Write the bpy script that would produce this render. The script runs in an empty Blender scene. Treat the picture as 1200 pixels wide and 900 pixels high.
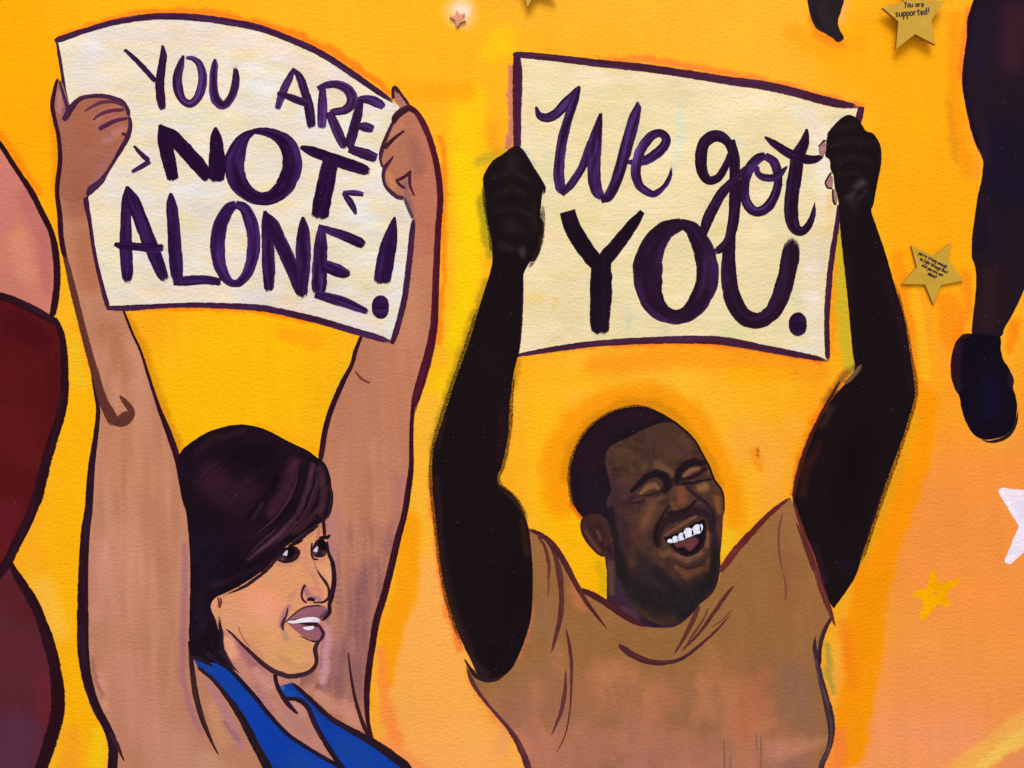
import bpy, math, random
import numpy as np
from mathutils import Vector
from mathutils.geometry import delaunay_2d_cdt

# ------------------------------------------------------------------ camera, light, exposure
PX = 0.002                 # one mural unit is 2 mm of wall
CZ = 1.50                  # height of the camera above the floor
DIST = 906                 # camera distance in mural units
GAIN = 1.30                # brightness of a white wall under the lamps below
sc = bpy.context.scene
C = sc.collection
cam_d = bpy.data.cameras.new('camera')
cam_d.sensor_width = 36.0
cam_d.lens = 36.0 * DIST / 1200.0
cam_d.clip_end = 200
cam = bpy.data.objects.new('camera', cam_d)
cam.location = (0, -DIST * PX, CZ)
cam.rotation_euler = (math.radians(90), 0, 0)
C.objects.link(cam)
sc.camera = cam

world = bpy.data.worlds.new('World')
sc.world = world
world.use_nodes = True
bg = world.node_tree.nodes['Background']
bg.inputs[0].default_value = (0.96, 0.97, 1.0, 1)
bg.inputs[1].default_value = 0.775

def ceiling_lamp(loc, sx, sy, power):
    d = bpy.data.lights.new('ceiling_lamp', 'AREA')
    d.shape = 'RECTANGLE'; d.size = sx; d.size_y = sy
    d.energy = power; d.color = (1.0, 0.985, 0.96)
    o = bpy.data.objects.new('ceiling_lamp', d)
    o.location = loc
    v = Vector((0.0, 0.0, 0.6)) - Vector(loc)
    o.rotation_euler = v.to_track_quat('-Z', 'Y').to_euler()
    C.objects.link(o)
ceiling_lamp((-0.2, -6.0, 10.0), 6.5, 4.5, 1200)

sc.view_settings.view_transform = 'Standard'
sc.view_settings.look = 'None'
sc.view_settings.exposure = 0.0
sc.view_settings.gamma = 1.0
sc.view_settings.use_curve_mapping = False

# ------------------------------------------------------------------ helpers
LZ = 0.0001                # one coat of paint
rng = np.random.default_rng(7)
random.seed(7)
_T = rng.random((256, 256))

def vnoise(x, y, seed=0):
    x = np.asarray(x, float) + seed * 17.31; y = np.asarray(y, float) + seed * 9.77
    xi = np.floor(x).astype(int); yi = np.floor(y).astype(int)
    fx = x - xi; fy = y - yi
    fx = fx * fx * (3 - 2 * fx); fy = fy * fy * (3 - 2 * fy)
    a = _T[xi & 255, yi & 255]; b = _T[(xi + 1) & 255, yi & 255]
    c = _T[xi & 255, (yi + 1) & 255]; d = _T[(xi + 1) & 255, (yi + 1) & 255]
    return (a * (1 - fx) + b * fx) * (1 - fy) + (c * (1 - fx) + d * fx) * fy

def fnoise(x, y, seed=0):
    return (vnoise(x, y, seed) * 0.5 + vnoise(x * 2.1, y * 2.1, seed + 3) * 0.3 + vnoise(x * 4.3, y * 4.3, seed + 5) * 0.2)

def lin(c):
    c = np.clip(np.asarray(c, float) / 255.0, 0, 1)
    l = np.where(c <= 0.04045, c / 12.92, ((c + 0.055) / 1.055) ** 2.4)
    return np.clip(l / GAIN, 0, 0.93)

def wp(x, y, d):
    return ((x - 600) * PX, -d, CZ + (450 - y) * PX)

def catmull(P, closed=False, step=2.0):
    """smooth curve through P; a point with a 4th value 1 is a corner"""
    P = [tuple(p) for p in P]
    dim = 3
    Q = np.array([(p[0], p[1], p[2] if len(p) > 2 else 1.0) for p in P], float)
    corner = [len(p) > 3 and p[3] == 1 for p in P]
    n = len(Q); out = []
    segs = n if closed else n - 1
    for i in range(segs):
        p1 = Q[i]; p2 = Q[(i + 1) % n]
        p0 = Q[(i - 1) % n] if (closed or i > 0) else p1
        p3 = Q[(i + 2) % n] if (closed or i < n - 2) else p2
        L = np.hypot(*(p2 - p1)[:2])
        m1 = (p2 - p0) * 0.5; m2 = (p3 - p1) * 0.5
        for m, in ((m1,), (m2,)):
            l = np.hypot(m[0], m[1])
            if l > L * 1.2 and l > 0: m *= L * 1.2 / l
        if corner[i]: m1 = (p2 - p1)
        if corner[(i + 1) % n]: m2 = (p2 - p1)
        k = max(2, int(math.ceil(L / step)))
        for j in range(k):
            t = j / k; t2 = t * t; t3 = t2 * t
            out.append((2*t3-3*t2+1)*p1 + (t3-2*t2+t)*m1 + (-2*t3+3*t2)*p2 + (t3-t2)*m2)
    if not closed: out.append(Q[-1])
    return np.array(out)

def seg_field(X, Y, pts):
    """distance relative to radius along a polyline with radii"""
    best = np.full(X.shape, 9.0)
    if len(pts) == 1: pts = [pts[0], pts[0]]
    for a, b in zip(pts[:-1], pts[1:]):
        dx, dy = b[0] - a[0], b[1] - a[1]
        l2 = dx * dx + dy * dy + 1e-9
        t = np.clip(((X - a[0]) * dx + (Y - a[1]) * dy) / l2, 0, 1)
        d = np.hypot(X - a[0] - t * dx, Y - a[1] - t * dy)
        r = a[2] + (b[2] - a[2]) * t
        best = np.minimum(best, d / np.maximum(r, 0.01))
    return best

def paint_cols(X, Y, base, ops, streak=(90, 0.03, 30, 3), wob=2.0, seed=1):
    """pigment at each vertex: a base coat, soft brush strokes over it, bristle streaks"""
    X = np.asarray(X, float); Y = np.asarray(Y, float)
    col = np.tile(np.array(base, float), (len(X), 1))
    JX = X + (fnoise(X / 11, Y / 11, seed) - 0.5) * 2 * wob
    JY = Y + (fnoise(X / 11, Y / 11, seed + 9) - 0.5) * 2 * wob
    for op in ops:
        pts, c, s = op[0], op[1], op[2]
        soft = op[3] if len(op) > 3 else 0.8
        m = max(p[2] for p in pts) + wob + 1
        x0 = min(p[0] for p in pts) - m; x1 = max(p[0] for p in pts) + m
        y0 = min(p[1] for p in pts) - m; y1 = max(p[1] for p in pts) + m
        k = np.nonzero((X >= x0) & (X <= x1) & (Y >= y0) & (Y <= y1))[0]
        if not len(k): continue
        f = seg_field(JX[k], JY[k], pts)
        w = np.clip((1 - f) / soft, 0, 1); w = w * w * (3 - 2 * w) * s
        if len(op) > 4:      # a scumbled, broken patch: noise size along x and y
            w = w * np.clip((fnoise(X[k] / op[4][0], Y[k] / op[4][1], seed + 40) - 0.40) * 5, 0, 1)
        col[k] = col[k] * (1 - w[:, None]) + np.array(c, float) * w[:, None]
    ang, amp, long_, wide = streak
    a = math.radians(ang)
    u = X * math.cos(a) + Y * math.sin(a); v = -X * math.sin(a) + Y * math.cos(a)
    n = (fnoise(u / long_, v / wide, seed + 2) - 0.5) * 2 * amp + (fnoise(X / 60, Y / 60, seed + 4) - 0.5) * 2 * amp
    col = col * (1 + n[:, None])
    return col

def inside(px, py, P):
    x, y = P[:, 0], P[:, 1]; x2, y2 = np.roll(x, -1), np.roll(y, -1)
    r = np.zeros(px.shape, bool)
    for a, b, c, d in zip(x, y, x2, y2):
        if b == d: continue
        m = (b > py) != (d > py)
        r ^= m & (px < (c - a) * (py - b) / (d - b) + a)
    return r

class MB:
    """collects coats of paint that become one mesh"""
    def __init__(s): s.v = []; s.f = []; s.c = []
    def add(s, V, F, Cc):
        o = len(s.v); s.v.extend(V); s.f.extend([tuple(i + o for i in f) for f in F]); s.c.extend(Cc)
    def fill(s, P, layer, base, ops=(), step=4.0, smooth=True, jit=0.5, streak=(90, 0.03, 30, 3), wob=2.0, seed=1, edge=2.0):
        if smooth: B = catmull(P, True, edge)[:, :2]
        else:
            B = catmull([(p[0], p[1], 1, 1) for p in P], True, edge)[:, :2]
        if jit:
            B = B + np.stack([fnoise(B[:, 0] / 5, B[:, 1] / 5, seed + 20) - .5, fnoise(B[:, 0] / 5, B[:, 1] / 5, seed + 31) - .5], 1) * 2 * jit
        x0, y0 = B.min(0); x1, y1 = B.max(0)
        gx, gy = np.meshgrid(np.arange(x0 + step / 2, x1, step), np.arange(y0 + step / 2, y1, step * 0.87))
        gx = gx + (np.arange(gx.shape[0]) % 2)[:, None] * step * 0.5
        gx = gx.ravel(); gy = gy.ravel()
        m = inside(gx, gy, B); gx = gx[m]; gy = gy[m]
        pts = np.concatenate([B, np.stack([gx, gy], 1)])
        vv = [Vector((float(a), float(b))) for a, b in pts]
        r = delaunay_2d_cdt(vv, [], [list(range(len(B)))], 1, 1e-5)
        X = np.array([p.x for p in r[0]]); Y = np.array([p.y for p in r[0]])
        col = lin(paint_cols(X, Y, base, ops, streak, wob, seed))
        d = layer * LZ
        V = [wp(a, b, d) for a, b in zip(X, Y)]
        F = []
        for f in r[2]:
            a, b, c = f
            # seen from the camera (-Y), keep the winding facing it
            ar = (X[b] - X[a]) * (Y[c] - Y[a]) - (X[c] - X[a]) * (Y[b] - Y[a])
            F.append((a, b, c) if ar < 0 else (a, c, b))
        s.add(V, F, [(q[0], q[1], q[2], 1.0) for q in col])
        return s
    def stroke(s, P, layer, c1, c2=None, mix=0.25, dry=(0.0, 0.12), edge=0.75, nacross=8, step=1.5, seed=None, rough=0.05, peak=1.0):
        seed = seed if seed is not None else random.randint(0, 90)
        K = catmull(P, False, step)
        T = np.gradient(K[:, :2], axis=0); T /= np.maximum(np.hypot(T[:, 0], T[:, 1]), 1e-6)[:, None]
        N = np.stack([-T[:, 1], T[:, 0]], 1)
        L = np.concatenate([[0], np.cumsum(np.hypot(*np.diff(K[:, :2], axis=0).T))])
        tot = max(L[-1], 1)
        c1 = np.array(c1, float); c2 = c1 if c2 is None else np.array(c2, float)
        ts = np.linspace(-1, 1, nacross)
        V = []; Cc = []
        hw = K[:, 2] / 2 * 1.14 + 0.25
        nl = 1 + (vnoise(L / 7, L * 0 + 1.3, seed) - .5) * 2 * rough; nr = 1 + (vnoise(L / 7, L * 0 + 7.7, seed) - .5) * 2 * rough
        ok = (vnoise(L / 3.1, L * 0 + 2.2, seed) - .5) * 0.5; rk = (vnoise(L / 3.3, L * 0 + 5.2, seed) - .5) * 0.5
        for i in range(len(K)):
            fs = L[i] / tot
            dd = layer * LZ + fs * LZ * 0.6
            for j, t in enumerate(ts):
                o = hw[i] * t * (nl[i] if t < 0 else nr[i]) + (ok[i] if t < 0 else rk[i]) * abs(t) * min(1, hw[i] / 2)
                x = K[i, 0] + N[i, 0] * o; y = K[i, 1] + N[i, 1] * o
                V.append(wp(x, y, dd))
        I, J = np.meshgrid(np.arange(len(K)), np.arange(nacross), indexing='ij')
        I = I.ravel(); J = J.ravel(); tt = ts[J]; LL = L[I]; fs = LL / tot
        br = fnoise(tt * 2.6 + 30, LL / 45, seed + 1); br2 = fnoise(tt * 5 + 11, LL / 22, seed + 6)
        m = np.clip((br - 0.42) * 3.2, 0, 1) * mix * 1.6 + np.clip((br2 - 0.55) * 4, 0, 1) * mix * 0.5
        m = np.clip(m, 0, 1)
        col = lin(c1[None, :] * (1 - m[:, None]) + c2[None, :] * m[:, None])
        al = np.ones(len(I))
        prof = np.clip((1 - np.abs(tt)) / 0.42, 0, 1)      # the bristles thin out towards the sides of the stroke
        rag = fnoise(LL / 5.0 + tt * 3, tt * 4 + 50, seed + 8)
        al = edge * 0.75 + (1 - edge * 0.75) * prof + (rag - 0.5) * 0.5 * (1 - prof)
        if dry[1] > 0:
            k = np.clip((fs - (1 - dry[1])) / dry[1], 0, 1); al = al - k * (0.25 + 0.75 * br2)
        if dry[0] > 0:
            k = np.clip(((dry[0]) - fs) / dry[0], 0, 1); al = al - k * (0.25 + 0.75 * br2)
        al = np.clip(al, 0.0, 1) * peak
        F = []
        na = nacross
        for i in range(len(K) - 1):
            for j in range(na - 1):
                a = i * na + j
                F.append((a, a + 1, a + na + 1, a + na))
        s.add(V, F, [(q[0], q[1], q[2], w) for q, w in zip(col, al)])
        return s
    def build(s, name, mat, parent=None):
        me = bpy.data.meshes.new(name)
        me.from_pydata(s.v, [], s.f)
        at = me.color_attributes.new('Col', 'FLOAT_COLOR', 'POINT')
        at.data.foreach_set('color', np.array(s.c, np.float32).ravel())
        me.materials.append(mat)
        o = bpy.data.objects.new(name, me)
        C.objects.link(o)
        if parent is not None: o.parent = parent
        return o

def thing(name, label, cat, group=None):
    o = bpy.data.objects.new(name, None)
    o.empty_display_size = 0.05
    C.objects.link(o); tag(o, label, cat, group)
    return o
def tag(o, label, cat, group=None):
    o['label'] = label; o['category'] = cat
    if group: o['group'] = group
    return o
def line(name, pts, layer, parent, c1, c2=None, mat=None, **k):
    """one brush line as a part of its own"""
    return MB().stroke(pts, layer, c1, c2, **k).build(name, mat or M['brush'], parent)

# ------------------------------------------------------------------ materials
def paint_material(name, rough=0.7, spec=0.02, dry=False, speck=0.0, bump=0.68):
    m = bpy.data.materials.new(name); m.use_nodes = True
    nt = m.node_tree; N = nt.nodes; Lk = nt.links
    b = N['Principled BSDF']; out = N['Material Output']
    b.inputs['Roughness'].default_value = rough
    b.inputs['Specular IOR Level'].default_value = spec
    at = N.new('ShaderNodeAttribute'); at.attribute_name = 'Col'
    geo = N.new('ShaderNodeNewGeometry')
    mp = N.new('ShaderNodeMapping'); mp.inputs['Scale'].default_value = (1, 1, 1.55)
    Lk.new(geo.outputs['Position'], mp.inputs['Vector'])
    # rolled wall texture: stipple of two sizes
    n1 = N.new('ShaderNodeTexNoise'); n1.inputs['Scale'].default_value = 85; n1.inputs['Detail'].default_value = 4; n1.inputs['Roughness'].default_value = 0.62
    n2 = N.new('ShaderNodeTexNoise'); n2.inputs['Scale'].default_value = 14; n2.inputs['Detail'].default_value = 2
    for n in (n1, n2): Lk.new(mp.outputs[0], n.inputs['Vector'])
    mul = N.new('ShaderNodeMath'); mul.operation = 'MULTIPLY_ADD'
    Lk.new(n2.outputs[0], mul.inputs[0]); mul.inputs[1].default_value = 0.35; Lk.new(n1.outputs[0], mul.inputs[2])
    bp = N.new('ShaderNodeBump'); bp.inputs['Strength'].default_value = bump; bp.inputs['Distance'].default_value = 0.004
    Lk.new(mul.outputs[0], bp.inputs['Height']); Lk.new(bp.outputs[0], b.inputs['Normal'])
    # pigment variation: thin spots in the coat
    n3 = N.new('ShaderNodeTexNoise'); n3.inputs['Scale'].default_value = 260; n3.inputs['Detail'].default_value = 2
    Lk.new(geo.outputs['Position'], n3.inputs['Vector'])
    mr = N.new('ShaderNodeMapRange'); mr.inputs['From Min'].default_value = 0.3; mr.inputs['From Max'].default_value = 0.7
    mr.inputs['To Min'].default_value = 0.93; mr.inputs['To Max'].default_value = 1.07
    Lk.new(n3.outputs[0], mr.inputs[0])
    vm = N.new('ShaderNodeVectorMath'); vm.operation = 'SCALE'
    Lk.new(at.outputs['Color'], vm.inputs[0]); Lk.new(mr.outputs[0], vm.inputs['Scale'])
    colour = vm.outputs[0]
    if speck > 0:                        # pinholes in dark paint where the primer shows
        vo = N.new('ShaderNodeTexVoronoi'); vo.inputs['Scale'].default_value = 62
        Lk.new(geo.outputs['Position'], vo.inputs['Vector'])
        n4 = N.new('ShaderNodeTexWhiteNoise'); n4.noise_dimensions = '3D'
        Lk.new(vo.outputs['Color'], n4.inputs['Vector'])
        rad = N.new('ShaderNodeMath'); rad.operation = 'MULTIPLY'; rad.inputs[1].default_value = 0.075
        Lk.new(n4.outputs['Value'], rad.inputs[0])
        lt = N.new('ShaderNodeMath'); lt.operation = 'LESS_THAN'
        Lk.new(vo.outputs['Distance'], lt.inputs[0]); Lk.new(rad.outputs[0], lt.inputs[1])
        am = N.new('ShaderNodeMath'); am.operation = 'MULTIPLY'; am.inputs[1].default_value = speck
        Lk.new(lt.outputs[0], am.inputs[0])
        mx = N.new('ShaderNodeMix'); mx.data_type = 'RGBA'
        Lk.new(am.outputs[0], mx.inputs['Factor']); Lk.new(colour, mx.inputs['A']); mx.inputs['B'].default_value = (0.30, 0.22, 0.24, 1)
        colour = mx.outputs['Result']
    Lk.new(colour, b.inputs['Base Color'])
    if dry:                              # bristle gaps where the brush ran dry
        n5 = N.new('ShaderNodeTexNoise'); n5.inputs['Scale'].default_value = 420; n5.inputs['Detail'].default_value = 2
        Lk.new(geo.outputs['Position'], n5.inputs['Vector'])
        a1 = N.new('ShaderNodeMath'); a1.operation = 'MULTIPLY_ADD'; a1.inputs[1].default_value = 1.5; a1.inputs[2].default_value = -0.35
        Lk.new(at.outputs['Alpha'], a1.inputs[0])
        a2 = N.new('ShaderNodeMath'); a2.operation = 'SUBTRACT'
        Lk.new(a1.outputs[0], a2.inputs[0]); Lk.new(n5.outputs[0], a2.inputs[1])
        a3 = N.new('ShaderNodeMath'); a3.operation = 'MULTIPLY_ADD'; a3.use_clamp = True; a3.inputs[1].default_value = 2.6; a3.inputs[2].default_value = 0.5
        Lk.new(a2.outputs[0], a3.inputs[0])
        tr = N.new('ShaderNodeBsdfTransparent'); ms = N.new('ShaderNodeMixShader')
        Lk.new(a3.outputs[0], ms.inputs[0]); Lk.new(tr.outputs[0], ms.inputs[1]); Lk.new(b.outputs[0], ms.inputs[2])
        Lk.new(ms.outputs[0], out.inputs['Surface'])
    return m

def plain_material(name, c, rough=0.5, spec=0.3, var=0.06, scale=40):
    m = bpy.data.materials.new(name); m.use_nodes = True
    nt = m.node_tree; N = nt.nodes; Lk = nt.links; b = N['Principled BSDF']
    b.inputs['Roughness'].default_value = rough; b.inputs['Specular IOR Level'].default_value = spec
    geo = N.new('ShaderNodeNewGeometry'); n = N.new('ShaderNodeTexNoise'); n.inputs['Scale'].default_value = scale
    Lk.new(geo.outputs['Position'], n.inputs['Vector'])
    l = lin(c); r = N.new('ShaderNodeValToRGB')
    r.color_ramp.elements[0].position = 0.3; r.color_ramp.elements[1].position = 0.7
    r.color_ramp.elements[0].color = (*(l * (1 - var)), 1); r.color_ramp.elements[1].color = (*np.clip(l * (1 + var), 0, .95), 1)
    Lk.new(n.outputs[0], r.inputs[0]); Lk.new(r.outputs[0], b.inputs['Base Color'])
    return m

M = {
    'wall': paint_material('wall_paint'),
    'paint': paint_material('flat_paint'),
    'dark': paint_material('dark_paint', speck=0.25),
    'brush': paint_material('brush_line_paint', dry=True),
    'darkbrush': paint_material('dark_lettering_paint', dry=True, speck=0.25),
    'card': plain_material('gold_card', (196, 152, 44), 0.55, 0.15),
    'card_edge': plain_material('card_cut_edge', (150, 84, 40), 0.7, 0.2),
    'rose_card': plain_material('rose_card', (214, 134, 100), 0.5, 0.3),
    'ink': plain_material('marker_ink', (52, 30, 40), 0.6, 0.2),
    'pad': plain_material('foam_pad', (235, 230, 220), 0.9, 0.1),
}

# ------------------------------------------------------------------ the painted wall
def build_wall():
    x0, x1, y0, y1, st = -420, 1620, -330, 1190, 3.0
    gx = np.concatenate([np.arange(-2400, -120, 24.0), np.arange(-120, 1320, st), np.arange(1320, 3601, 24.0)])
    gy = np.concatenate([np.arange(-900, -90, 18.0), np.arange(-90, 990, st), np.arange(990, 1201, 15.0)])
    x0, y0 = gx[0], gy[0]
    Xg, Yg = np.meshgrid(gx, gy)
    X = Xg.ravel(); Y = Yg.ravel()
    Yl = (246, 202, 22); Or = (255, 128, 20); Am = (255, 165, 8); Pe = (255, 172, 84); Ol = (176, 140, 30)
    ops = [
        ([(-300, -200, 2400), (1500, 1100, 2400)], (255, 188, 50), .35, .3, (46, 60)), ([(-300, 1100, 2400), (1500, -200, 2400)], (250, 154, 12), .3, .3, (26, 80)),
        # broad coats
        ([(-300, -200, 260), (200, -60, 260), (420, -200, 260)], (252, 172, 14), .9),
        ([(0, 40, 120), (30, 200, 120)], (255, 168, 2), .9),
        ([(330, 30, 90), (520, 60, 130), (600, 160, 100)], (252, 176, 28), .9),
        ([(640, -40, 130), (900, 30, 150), (1010, 90, 90)], (253, 178, 44), .9),
        ([(1010, 60, 90), (1090, 100, 110), (1090, 300, 110)], (255, 168, 12), .9),
        ([(1080, -120, 120), (1500, -100, 300)], (254, 172, 22), .9),
        ([(1090, 420, 110), (1150, 540, 130), (1300, 480, 200)], (252, 154, 36), .8),
        ([(1130, 640, 170), (1420, 640, 300)], (249, 148, 62), 1, .6),
        ([(1080, 820, 160), (1260, 900, 260), (1500, 950, 300)], (248, 150, 76), .95),
        ([(1030, 880, 80), (1120, 870, 70)], (248, 152, 104), .7),
        ([(300, 430, 170), (250, 480, 150)], (255, 186, 6), .95),
        ([(100, 480, 60), (90, 620, 60), (95, 760, 50), (110, 900, 60)], (255, 178, 8), .95),
        ([(50, 690, 26), (70, 740, 22)], (255, 196, 80), .6),
        ([(118, 860, 14), (112, 920, 22)], (250, 204, 14), .8),
        ([(84, 860, 16), (80, 920, 20)], (252, 152, 40), .6),
        ([(86, 400, 12), (96, 450, 14)], (238, 190, 30), .7),
        ([(76, 280, 8), (80, 330, 8), (86, 370, 9)], (240, 184, 20), .6),
        ([(548, 120, 34), (545, 300, 40), (535, 420, 42), (505, 500, 26)], (250, 198, 12), .85, .8),
        ([(520, 190, 16), (526, 330, 16), (516, 420, 18)], (252, 176, 34), .7),
        ([(540, 190, 22), (552, 260, 26), (545, 340, 22), (530, 400, 16)], (250, 208, 4), .7, 1),
        ([(500, 480, 34), (500, 560, 36), (505, 640, 40)], (252, 180, 50), .9),
        ([(512, 690, 60), (500, 800, 80), (530, 900, 110)], (255, 174, 78), 1, .6),
        ([(560, 960, 160), (300, 1050, 300)], (255, 170, 90), .8),
        ([(482, 610, 16), (476, 690, 20), (458, 745, 18), (452, 800, 12)], (255, 158, 8), .9, .6),
        ([(446, 760, 8), (452, 830, 12), (462, 868, 14)], (255, 140, 62), .8),
        ([(450, 870, 10), (500, 905, 12)], (255, 150, 80), .7),
        ([(740, 470, 190), (700, 600, 150)], (255, 184, 46), .9),
        ([(640, 480, 40), (640, 560, 40), (650, 620, 40)], (255, 184, 20), .8),
        ([(652, 590, 36), (690, 660, 40), (700, 690, 30)], (255, 182, 6), .9),
        ([(880, 520, 50), (900, 580, 40)], (252, 170, 58), .8),
        ([(860, 600, 34), (880, 560, 30)], (254, 178, 30), .7),
        ([(850, 640, 12), (862, 615, 12)], (240, 200, 30), .6),
        ([(700, 430, 26), (790, 416, 26), (880, 420, 26), (960, 438, 20)], (252, 150, 20), .75),
        ([(620, 440, 20), (700, 446, 16)], (255, 180, 20), .6),
        ([(860, 440, 18), (920, 440, 18)], (254, 172, 10), .7),
        # halo round the head
        ([(655, 590, 26), (650, 540, 28), (672, 495, 28), (715, 468, 26), (765, 462, 24), (810, 486, 24), (838, 530, 22), (856, 572, 22), (862, 610, 18)], (252, 150, 6), .85),
        ([(664, 560, 12), (668, 530, 12), (690, 497, 12), (730, 474, 12), (770, 474, 10), (800, 494, 9), (826, 530, 8), (845, 566, 8)], (214, 130, 10), .7),
        ([(672, 592, 8), (682, 606, 7)], (230, 90, 20), .8),
        ([(703, 660, 8), (708, 690, 8)], (214, 170, 10), .7),
        ([(890, 548, 9), (886, 530, 8)], (250, 128, 10), .5),
        # right of the raised dark arm
        ([(1084, 470, 20), (1070, 540, 24), (1045, 610, 24), (1020, 690, 26), (1010, 780, 26), (995, 880, 24)], (255, 150, 4), .95, .35),
        ([(1074, 490, 9), (1056, 545, 9), (1030, 610, 8), (1012, 660, 8)], (230, 158, 20), .8),
        ([(988, 730, 12), (1000, 800, 12)], (250, 130, 20), .6),
        ([(985, 860, 14), (978, 920, 20)], (252, 128, 66), .7),
        ([(970, 755, 5), (972, 790, 7), (976, 812, 4)], (170, 150, 60), .8),
        ([(984, 760, 5), (986, 800, 5)], (252, 160, 50), .6),
        # left of that arm, between it and the placard
        ([(984, 270, 9), (986, 330, 10), (990, 390, 11), (995, 430, 10)], (208, 176, 40), .95, .5),
        ([(978, 300, 5), (977, 350, 5), (976, 410, 6)], (252, 150, 20), .8),
        ([(992, 440, 8), (974, 462, 10), (958, 490, 11), (946, 520, 10), (936, 552, 9), (931, 580, 7)], (232, 96, 16), .8),
        ([(1000, 430, 6), (985, 448, 6), (968, 468, 6)], (128, 96, 40), .75),
        ([(950, 460, 26), (930, 520, 26)], (255, 158, 16), .5),
        ([(928, 500, 22), (905, 560, 20)], (254, 172, 60), .6),
        # background strokes at the right
        ([(1052, 300, 10), (1060, 350, 10), (1072, 440, 14)], (252, 142, 8), .7, .4),
        ([(1070, 340, 7), (1078, 380, 8), (1084, 440, 9)], (254, 180, 24), .8, .4),
        ([(1110, 360, 22), (1118, 400, 20)], (250, 134, 8), .55, .5),
        ([(1095, 360, 8), (1094, 410, 8), (1100, 450, 10)], (254, 168, 14), .6),
        ([(1120, 20, 14), (1118, 90, 14), (1122, 160, 18), (1134, 200, 14)], (252, 144, 14), .65),
        ([(1112, 120, 6), (1120, 190, 7)], (214, 140, 20), .5),
        ([(1136, 10, 6), (1130, 50, 5), (1125, 90, 5)], (255, 110, 40), .7),
        ([(1134, 140, 5), (1146, 180, 5), (1144, 210, 5)], (252, 150, 60), .6),
        ([(1132, 320, 9), (1134, 360, 9), (1120, 400, 9)], (252, 128, 14), .6),
        ([(1190, 380, 12), (1182, 410, 8)], (254, 124, 10), .7),
        ([(1150, 525, 10), (1180, 520, 8), (1196, 495, 6)], (252, 164, 60), .5),
        ([(930, 40, 20), (970, 56, 24), (1010, 50, 14)], (252, 158, 16), .6),
        ([(952, 20, 8), (960, 40, 9), (985, 52, 9)], (244, 130, 20), .7),
        ([(986, 24, 8), (992, 6, 7)], (240, 170, 130), .5),
        # halos hugging the drawn contours
        ([(68, 44, 3), (100, 31, 4), (150, 17, 6), (212, 12, 7), (262, 17, 6), (330, 34, 8), (385, 57, 8), (425, 85, 8), (458, 108, 5)], Or, .95),
        ([(470, 104, 20), (545, 108, 20)], (252, 160, 14), .7),
        ([(700, 68, 3), (760, 70, 7), (830, 82, 7), (900, 96, 6), (1012, 124, 6)], (255, 132, 44), .9),
        ([(150, 362, 5), (225, 360, 6), (300, 363, 6), (370, 378, 6)], (255, 128, 10), .8),
        ([(370, 400, 18), (330, 390, 14)], (255, 150, 14), .5),
        ([(150, 372, 7), (165, 400, 8), (178, 440, 9), (196, 490, 10), (210, 525, 9)], (222, 142, 10), .8),
        ([(408, 420, 6), (396, 445, 6), (384, 480, 5)], (230, 186, 30), .5),
        ([(372, 528, 6), (340, 512, 6), (300, 496, 5)], (252, 168, 6), .6),
        ([(620, 412, 4), (700, 405, 5), (790, 402, 6), (880, 406, 6), (960, 424, 5)], (252, 120, 30), .8),
        ([(62, 130, 6), (64, 180, 6), (63, 220, 6)], (238, 140, 8), .7),
        ([(0, 158, 8), (22, 190, 9), (44, 226, 8)], (252, 128, 10), .7),
        ([(516, 160, 5), (521, 200, 5), (520, 330, 5), (513, 400, 5)], (255, 120, 10), .7),
        ([(598, 78, 4), (598, 172, 5)], (206, 118, 104), .95, .4),
        ([(562, 190, 9), (580, 182, 8), (592, 176, 6)], (186, 160, 40), .7),
        ([(576, 150, 16), (582, 178, 10)], (242, 150, 20), .6),
        ([(564, 230, 9), (568, 270, 9), (574, 300, 7)], (166, 150, 30), .85),
        ([(570, 330, 8), (552, 380, 8), (534, 434, 8), (518, 480, 7), (506, 530, 5)], (170, 128, 30), .7),
        ([(505, 560, 6), (512, 640, 6), (524, 716, 7), (540, 760, 8)], (250, 120, 40), .75),
        ([(464, 640, 6), (458, 668, 5), (448, 705, 4)], (220, 170, 10), .5),
        ([(590, 575, 7), (604, 600, 7), (614, 622, 6)], (176, 110, 24), .8),
        ([(598, 480, 6), (596, 520, 6), (588, 552, 6)], (232, 140, 10), .7),
        ([(607, 425, 7), (602, 450, 7)], (200, 130, 10), .7),
        ([(630, 640, 4), (655, 665, 5), (672, 690, 4)], (255, 130, 40), .4),
        ([(552, 800, 6), (575, 836, 7), (600, 868, 7)], (255, 140, 70), .6),
        ([(592, 850, 10), (588, 880, 12)], (240, 160, 110), .5),
        # pale glow painted behind the tiny star
        ([(540, 14, 26)], (255, 206, 160), .95), ([(541, 14, 15)], (255, 224, 206), .85),
        ([(590, 44, 26), (575, 60, 20)], (252, 198, 14), .6),
        ([(590, 55, 10), (600, 60, 8)], (250, 200, 10), .5),
        ([(889, 526, 1.6), (888, 533, 1.4)], (120, 60, 20), .9),
        # diagonal light ray low on the right
        ([(1080, 935, 15), (1140, 893, 17), (1210, 843, 20), (1330, 760, 26), (1480, 660, 34)], (249, 176, 80), .95, .4),
        ([(1130, 915, 9), (1190, 868, 12), (1230, 842, 14), (1340, 764, 16)], (251, 196, 88), .95, .6),
        ([(1190, 905, 26), (1260, 870, 30)], (238, 146, 96), .8, .5),
    ]
    base = (253, 174, 26)
    col = paint_cols(X, Y, base, ops, (86, 0.022, 80, 9), 4.0, 3)
    c = lin(col)
    m = MB()
    V = [wp(a, b, 0.0) for a, b in zip(X, Y)]
    nx, ny = len(gx), len(gy)
    idx = np.arange(nx * ny).reshape(ny, nx)
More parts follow.
